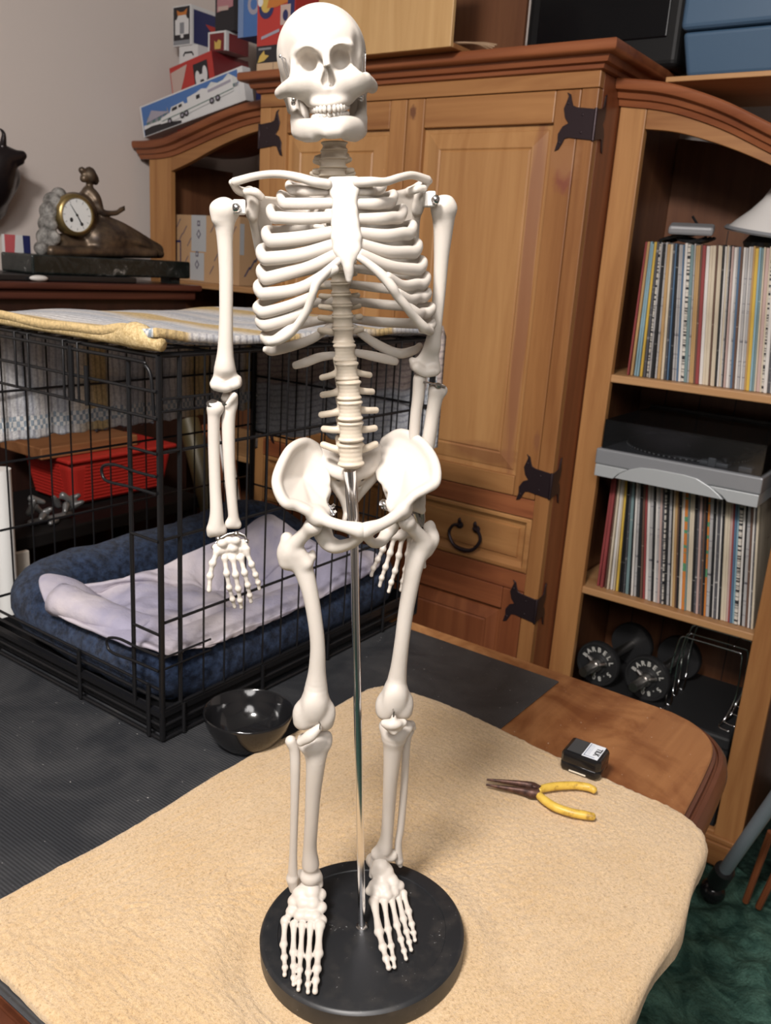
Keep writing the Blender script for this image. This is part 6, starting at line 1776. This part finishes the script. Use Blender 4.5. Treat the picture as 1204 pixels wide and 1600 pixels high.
# ------------------------------------------------------------------ dresser and what stands on it
dr = empty('dresser', (-2.28, 1.1, 0), 'tall dark mahogany dresser along the left wall carrying the clock', 'dresser')
DZ = 1.313
bevel(MB().box((-2.555, .35, DZ-.018), (-2.015, 1.845, DZ)).build('top', MAHOG, dr, smooth=None), .006, 3)
bevel(MB().box((-2.55, .36, DZ-.044), (-2.030, 1.832, DZ-.0185)).build('moulding', MAHOG, dr, smooth=None), .006, 3)
MB().box((-2.55, .38, 0), (-2.05, 1.81, DZ-.0445)).build('body', MAHOG_D, dr, smooth=None)
for k in range(4):
    bevel(MB().box((-2.0505, .42, .12+.28*k), (-2.040, 1.77, .37+.28*k)).build('drawer', MAHOG_D, dr, smooth=None), .004)
mb = MB(); mb.box((-2.29, 1.12, DZ+.0005), (-2.05, 1.63, DZ+.016)); tag(bevel(mb.build('black_tray', BLACK, smooth=None), .004), 'flat black tray under the left of the figure clock', 'tray')
# clock
CXQ = -2.15
def Q(px, py, dx=0.0): return onX(px, py, CXQ+dx)
BRONZE = mat('bronze', (.085, .060, .042), .42, .55); setc(BRONZE, ramp(BRONZE, noise(BRONZE, coords(BRONZE, 'Object', (1, 1, 1)), 25, 4, .6), [(.35, (.055, .040, .032)), (.65, (.155, .11, .070))]))
MARB = mat('dark_marble', (.03, .035, .035), .25); setc(MARB, ramp(MARB, noise(MARB, coords(MARB, 'Object', (1, 1, 1)), 22, 6, .7, 1.2), [(.42, (.006, .010, .009)), (.62, (.022, .026, .025)), (.74, (.36, .35, .33))]))
ROCK = mat('weathered_rock', (.20, .19, .18), .6); setc(ROCK, ramp(ROCK, noise(ROCK, coords(ROCK, 'Object', (1, 1, 1)), 40, 5, .7), [(.35, (.06, .055, .05)), (.65, (.34, .33, .31))])); bump(ROCK, noise(ROCK, coords(ROCK, 'Object', (1, 1, 1)), 60, 5, .7), .8, .008)
GOLD = mat('old_brass', (.30, .22, .09), .35, .8)
ck = empty('figure_clock', (CXQ, 1.57, DZ), 'bronze mantel clock with a reclining woman on a dark marble base', 'clock')
ys0, ys1 = Q(24, 405)[1], Q(272, 415)[1]; zb_ = DZ+.0165; zt2 = Q(150, 402, .06)[2]
mb = MB(); mb.box((CXQ-.07, ys0, zb_), (CXQ+.075, ys1, zt2)); bevel(mb.build('marble_base', MARB, ck, smooth=None), .006, 3)['label'] = 'dark veined marble base'
mb = MB()
mb.box((CXQ+.02, ys1-.07, DZ+.0004), (CXQ+.06, ys1-.03, zb_))
mb.build('foot', MARB, ck, smooth=None)
pm = .00185
s = SDF(.0032)
def qc(pts, r, k=.006): s.chain([Q(*p) for p in pts], [a*pm for a in r], k)
s.cap(Q(70, 392, 0), Q(250, 397, 0), 9*pm, 7*pm); s.cap(Q(80, 392, .045), Q(240, 396, .045), 8*pm, 6*pm)
s.cap(Q(95, 385, .0), Q(150, 385, .0), 18*pm, 16*pm, .01)
s.ell(Q(118, 338, -.012), (.055, 33*pm, 34*pm), k=.01)
qc([(150, 374, .01), (170, 375, .02), (207, 381, .02), (246, 391, .02)], [26, 23, 18, 9], .012)
qc([(160, 352, .0), (185, 364, .005), (212, 377, .008), (238, 388, .008)], [16, 18, 16, 10], .012)
for k in range(5):
    a = k*9; qc([(158+a*.5, 350+k*5, .02+.008*k), (190+a, 366+k*4, .026+.006*k), (232+a*.5, 385+k*3, .022+.004*k)], [5, 5.5, 4], .004)
qc([(161, 350, -.005), (152, 330, -.005), (145, 312, -.005), (138, 300, -.005)], [12, 10, 13, 9], .008)
qc([(131, 306, -.01), (142, 303, .0), (150, 312, .012)], [7, 9, 7], .006)
qc([(140, 300, -.004), (140, 290, -.004)], [6, 5], .004)
s.ell(Q(140, 275, -.002), (.020, 10.5*pm, 11.5*pm), k=.004); s.ell(Q(149, 281, .0), (.012, 4.5*pm, 8*pm), k=.004); s.cap(Q(153, 281, .0), Q(155, 284, .0), 1.6*pm, 1.2*pm, .002)
s.ell(Q(128, 266, -.002), (.010, 5.5*pm, 5*pm), k=.003); s.cap(Q(131, 279, 0), Q(140, 268, 0), 6*pm, 7*pm, .004)
qc([(149, 312, .012), (157, 328, .02), (163, 333, .022)], [6, 5, 4.5], .004); qc([(163, 333, .022), (180, 333, .020), (189, 328, .018)], [4.5, 4, 3.2], .003); qc([(189, 328, .018), (194, 323, .018)], [4, 2], .002); qc([(188, 327, .018), (195, 328, .020)], [3, 1.6], .002)
V, Qd = s.mesh(2); link('figure', np_mesh('figure', V, Qd), BRONZE, ck, smooth=180)['label'] = 'bronze seated woman with one arm out'
s = SDF(.0035)
for (px, py, r, dx) in ((72, 388, 12, .02), (70, 370, 11, .02), (74, 350, 12, .015), (76, 330, 12, .01), (82, 315, 12, 0), (92, 305, 10, 0), (84, 372, 9, .035), (80, 352, 8, .035), (64, 388, 9, .03), (90, 318, 8, .02)):
    s.ell(Q(px, py, dx), (r*pm*1.3, r*pm, r*pm*1.1), k=.006)
V, Qd = s.mesh(1); link('rock', np_mesh('rock', V, Qd), ROCK, ck, smooth=180)['label'] = 'pale grey rocky pillar'
dc = Q(119, 336, .045); nrm = (1, -.10, .0)
MB().lathe([(.054, -.03), (.054, .0), (.050, .006), (.044, .008), (.0425, .003)], dc, nrm, 8 if False else 32, caps=False).build('bezel', GOLD, ck, smooth=50)
dl = MB().lathe([(.043, .0), (.043, .003), (.001, .0034)], dc, nrm, 40).build('dial', mat('enamel', (.68, .70, .70), .2), ck)
na = np.array(nrm)/np.linalg.norm(nrm); ua = np.array([.1, 1, 0]); ua /= np.linalg.norm(ua); wa = np.array([0, 0, 1.0])
def dp(a, b, l=.0045): return dc+ua*a+wa*b+na*l
mb = MB(); mb.tube([dp(0, 0), dp(-.018, .026)], [.0016, .0008], 6); mb.build('hand', INK, dl)
mb = MB(); mb.tube([dp(0, 0), dp(.013, -.022)], [.0016, .0022], 6); mb.ball(dp(.013, -.022), (.003, .0045, .0045), 10, 8); mb.ball(dp(0, 0), (.003, .0035, .0035), 10, 8); mb.build('hand', INK, dl)
mb = MB(); mb.ball(dp(-.016, -.013, .0036), (.002, .005, .006), 12, 8); mb.build('winding_hole', INK, dl)
mb = MB()
for i in range(12):
    a = 2*PI*i/12; c = dp(.036*math.sin(a), .036*math.cos(a), .0036); mb.box((-.0004, -.0009, -.003), (.0006, .0009, .003), R=rotx(-a), c=c)
mb.build('hour_marks', mat('dial_grey', (.35, .36, .37), .5), dl, smooth=None)
# small things beside the clock
q = onX(18, 400, -2.19)
carton('card', -2.25, -2.20, 1.30, 1.37, DZ+.0165, DZ+.078, [p_pale], 'x') if False else None
mb = MB(); ca, cb2 = onX(9, 400, -2.26), onX(49, 400, -2.26); zt3 = onX(9, 366, -2.26)[2]
mb.box((-2.275, ca[1], DZ+.0168), (-2.262, cb2[1], zt3), mi=0)
Wd, Hd = cb2[1]-ca[1], zt3-(DZ+.0168)
def cd(poly, mi, l): face_poly(mb, (-2.262, ca[1], DZ+.0168), (0, Wd, 0), (0, 0, Hd), poly, mi, l)
cd([(.0, 0), (.45, 0), (.36, .5), (.42, 1), (.0, 1)], 1, .0005); cd([(.66, 0), (1, 0), (1, 1), (.70, 1), (.72, .5)], 2, .0005); cd([(.40, .30), (.36, .55), (.44, .95), (.56, .95), (.62, .70), (.70, .55), (.66, .25), (.52, .20)], 0, .0009)
tag(mb.build('sports_card', [p_white, M_('print_salmon', (.50, .10, .11)), p_navy], smooth=None), 'red, white and blue card standing left of the figure clock', 'card')
mb = MB(); q = onX(62, 428, -2.035); mb.ball((-2.04, q[1], DZ+.0085), (.012, .026, .008), 14, 8); tag(mb.build('pebble', mat('white_stone', (.62, .60, .57), .6), smooth=180), 'small white stone at the front edge of the mahogany dresser', 'stone')
# bull's head on the wall
DBR = mat('dark_bronze', (.020, .015, .016), .28, .4)
HX = -2.44
def H(px, py, dx=0.0): return onX(px, py, HX+dx)
s = SDF(.0035); ph = .00195
def hc(pts, r, k=.008): s.chain([H(*p) for p in pts], [a*ph for a in r], k)
hc([(-30, 290, -.06), (-18, 275, -.03), (-5, 258, .0), (10, 248, .02), (26, 245, .035), (34, 243, .04)], [42, 38, 26, 16, 9, 7], .01)
hc([(20, 256, .03), (34, 253, .04)], [7, 4], .004)
hc([(-6, 238, .0), (6, 243, .015)], [16, 14], .008)
hc([(3, 236, .02), (5, 222, .03), (6, 210, .035), (2, 203, .035), (-4, 202, .03)], [6, 4.5, 3.2, 2.2, 1.2], .003)
hc([(8, 262, .02), (20, 272, .0), (19, 288, -.02), (8, 305, -.04), (-8, 316, -.05)], [14, 10, 9, 9, 8], .008)
hc([(-12, 242, .01), (-26, 232, .03), (-34, 240, .03)], [8, 7, 4], .005); hc([(-40, 300, -.10), (-30, 285, -.06)], [50, 44], .01)
V, Qd = s.mesh(2); V[:, 0] = np.maximum(V[:, 0], XW0+.001)
tag(link('bull_head', np_mesh('bull_head', V, Qd), DBR, smooth=180), 'dark bronze bull head with curved horn mounted on the left wall', 'sculpture')

# ------------------------------------------------------------------ clutter beyond the crate
BENCH = mat('dark_bench', (.007, .006, .006), .6, spec=.2)
bench = empty('low_bench', (-1.86, 1.3, 0), 'dark low bench behind the crate carrying the red basket', 'bench')
bevel(MB().box((-2.00, .75, .760), (-1.66, 1.520, .792)).build('top', BENCH, bench, smooth=None), .004)
for (x, y) in ((-1.97, .80), (-1.97, 1.50), (-1.70, .80), (-1.70, 1.50)): MB().box((x-.02, y-.02, 0), (x+.02, y+.02, .76)).build('leg', BENCH, bench, smooth=None)
BASK = mat('red_plastic', (.40, .022, .016), .4)
bk = empty('red_basket', (-1.86, 1.37, .793), 'red ribbed plastic basket under a brown board, behind the crate', 'basket')
k0, k1, l0, l1 = -1.965, -1.765, 1.195, 1.515
mb = MB(); b0 = [(k0+.015, l0+.02, .793), (k1-.015, l0+.02, .793), (k1-.015, l1-.02, .793), (k0+.015, l1-.02, .793)]; t0 = [(k0, l0, .905), (k1, l0, .905), (k1, l1, .905), (k0, l1, .905)]
mb.hexa(b0, t0); bevel(mb.build('body', BASK, bk, smooth=None), .018, 4)
mb = MB()
for k in range(11):
    z = .805+.0088*k; f_ = (z-.793)/.112
    mb.box((k1-.015*(1-f_)-.001, l0+.045, z), (k1-.015*(1-f_)+.0022, l1-.045, z+.0042))
    mb.box((k0+.03, l0+.02*(1-f_)-.0022, z), (k1-.045, l0+.02*(1-f_)+.001, z+.0042))
mb.build('ribs', BASK, bk, smooth=None)
mb = MB(); mb.box((k0-.006, l0-.006, .9055), (k1+.006, l1+.006, .916)); bevel(mb.build('rim', BASK, bk, smooth=None), .004)
mb = MB(); mb.box((k0-.01, l0-.05, .9168), (k1-.035, l1-.09, .945)); tag(bevel(mb.build('board', wood('brown_board', (.34, .16, .07), (.20, .085, .035), 'y'), smooth=None), .003), 'brown wooden board lying across the red basket', 'board')
mb = MB()
for i in range(9): mb.tube(catmull([np.array((-1.90+.05*nz(i*3.1, k*.9), 1.36+.02*i+.05*nz(k*.7, i), .952+.012*(k % 3)+.004*nz(i, k))) for k in range(7)], 4), .004, 6)
tag(mb.build('wire_bundle', mat('dark_wire', (.03, .032, .04), .4)), 'bundle of dark wires on the board over the red basket', 'wires')
s = SDF(.004)
rs = np.random.RandomState(5)
for i in range(12):
    p = np.array([-1.735+.05*rs.rand(), 1.05+.12*rs.rand(), .800+.055*rs.rand()]); q = p+np.array([.01, .05*(rs.rand()-.5), .05*(rs.rand()-.4)]); q[2] = max(q[2], .80)
    s.cap(p, q, .009, .006, .002)
s.cap((-1.72, 1.06, .800), (-1.72, 1.16, .800), .008, .008, .004)
V, Qd = s.mesh(1); tag(link('metal_bracket', np_mesh('metal_bracket', V, Qd), mat('dull_aluminium', (.22, .22, .22), .4, .6), smooth=60), 'crumpled grey metal bracket left of the red basket', 'bracket')
w0, w1 = onX(2, 770, -1.60), onX(14, 965, -1.60)
dd = (w1-w0)/np.linalg.norm(w1-w0); t0 = w1+dd*((w1[2]-.02)/-dd[2]) if dd[2] < 0 else w1
mb = MB(); mb.tube([w0-dd*.05, t0], .021, 20); tag(mb.build('white_post', WHITE), 'white round post at the far left beyond the crate', 'post')
pn0, pn1 = onX(26, 868, -1.63), onX(46, 860, -1.63)
mb = MB(); mb.box((-1.642, pn0[1]-.03, .0), (-1.630, pn1[1], pn1[2])); tag(bevel(mb.build('panel', mat('beige_panel', (.52, .47, .41), .7), smooth=None), .002), 'beige upright panel beside the white post at left', 'panel')
mb = MB(); mb.box((-1.72, 1.115, .02), (-1.60, 1.21, .600)); face_poly(mb, (-1.60, 1.115, .02), (0, .095, 0), (0, 0, .58), rect(.3, .86, .9, .97), 1); face_poly(mb, (-1.60, 1.115, .02), (0, .095, 0), (0, 0, .58), rect(.65, .985, .95, 1.0), 2)
mb.box((-1.70, 1.17, .6005), (-1.62, 1.20, .635), mi=2)
tag(mb.build('blue_box', [p_navy, p_lilac, p_red], smooth=None), 'dark blue box with a red top near the floor behind the crate', 'box')
cb = onX(300, 842, -1.66)
mb = MB(); mb.box((-1.655, 1.30, .0), (-1.40, 1.56, .640)); tag(mb.build('floor_carton', CARD, smooth=None), 'plain brown carton standing on the floor behind the crate', 'box')
r0, r1 = onX(297, 668, -1.74), onX(338, 830, -1.60)
dd = (r1-r0)/np.linalg.norm(r1-r0); t0 = r1+dd*((r1[2]-.05)/-dd[2])
GOLDR = mat('gold_roll', (.060, .046, .018), .5, .15)
mb = MB(); mb.tube([r0-dd*.02, t0], .028, 24); tag(mb.build('wrapping_roll', GOLDR), 'dark gold roll leaning behind the crate beside the red basket', 'roll')
f0, f1 = onX(334, 668, -1.78), onX(352, 800, -1.66)
dd = (f1-f0)/np.linalg.norm(f1-f0); t0 = f1+dd*((f1[2]-.02)/-dd[2])
fr = empty('leaning_frames', tuple(t0), 'two brown boards with white edges leaning behind the crate', 'boards')
for k in (0, 1):
    o_ = np.array([0, .040*k, 0]); 
    mb = MB(); mb.hexa([f0+o_-dd*.01, f0+o_-dd*.01+(0, .026, 0), f0+o_+(-.05, .026, 0), f0+o_+(-.05, 0, 0)], [t0+o_, t0+o_+(0, .026, 0), t0+o_+(-.05, .026, 0), t0+o_+(-.05, 0, 0)])
    b_o = mb.build('board', PINE_RZ, fr, smooth=None)
    mb = MB(); mb.tube([f0+o_-dd*.01+(.002, .013, 0), t0+o_+(.002, .013, 0)], .004, 6); mb.build('white_edge', WHITE, b_o)
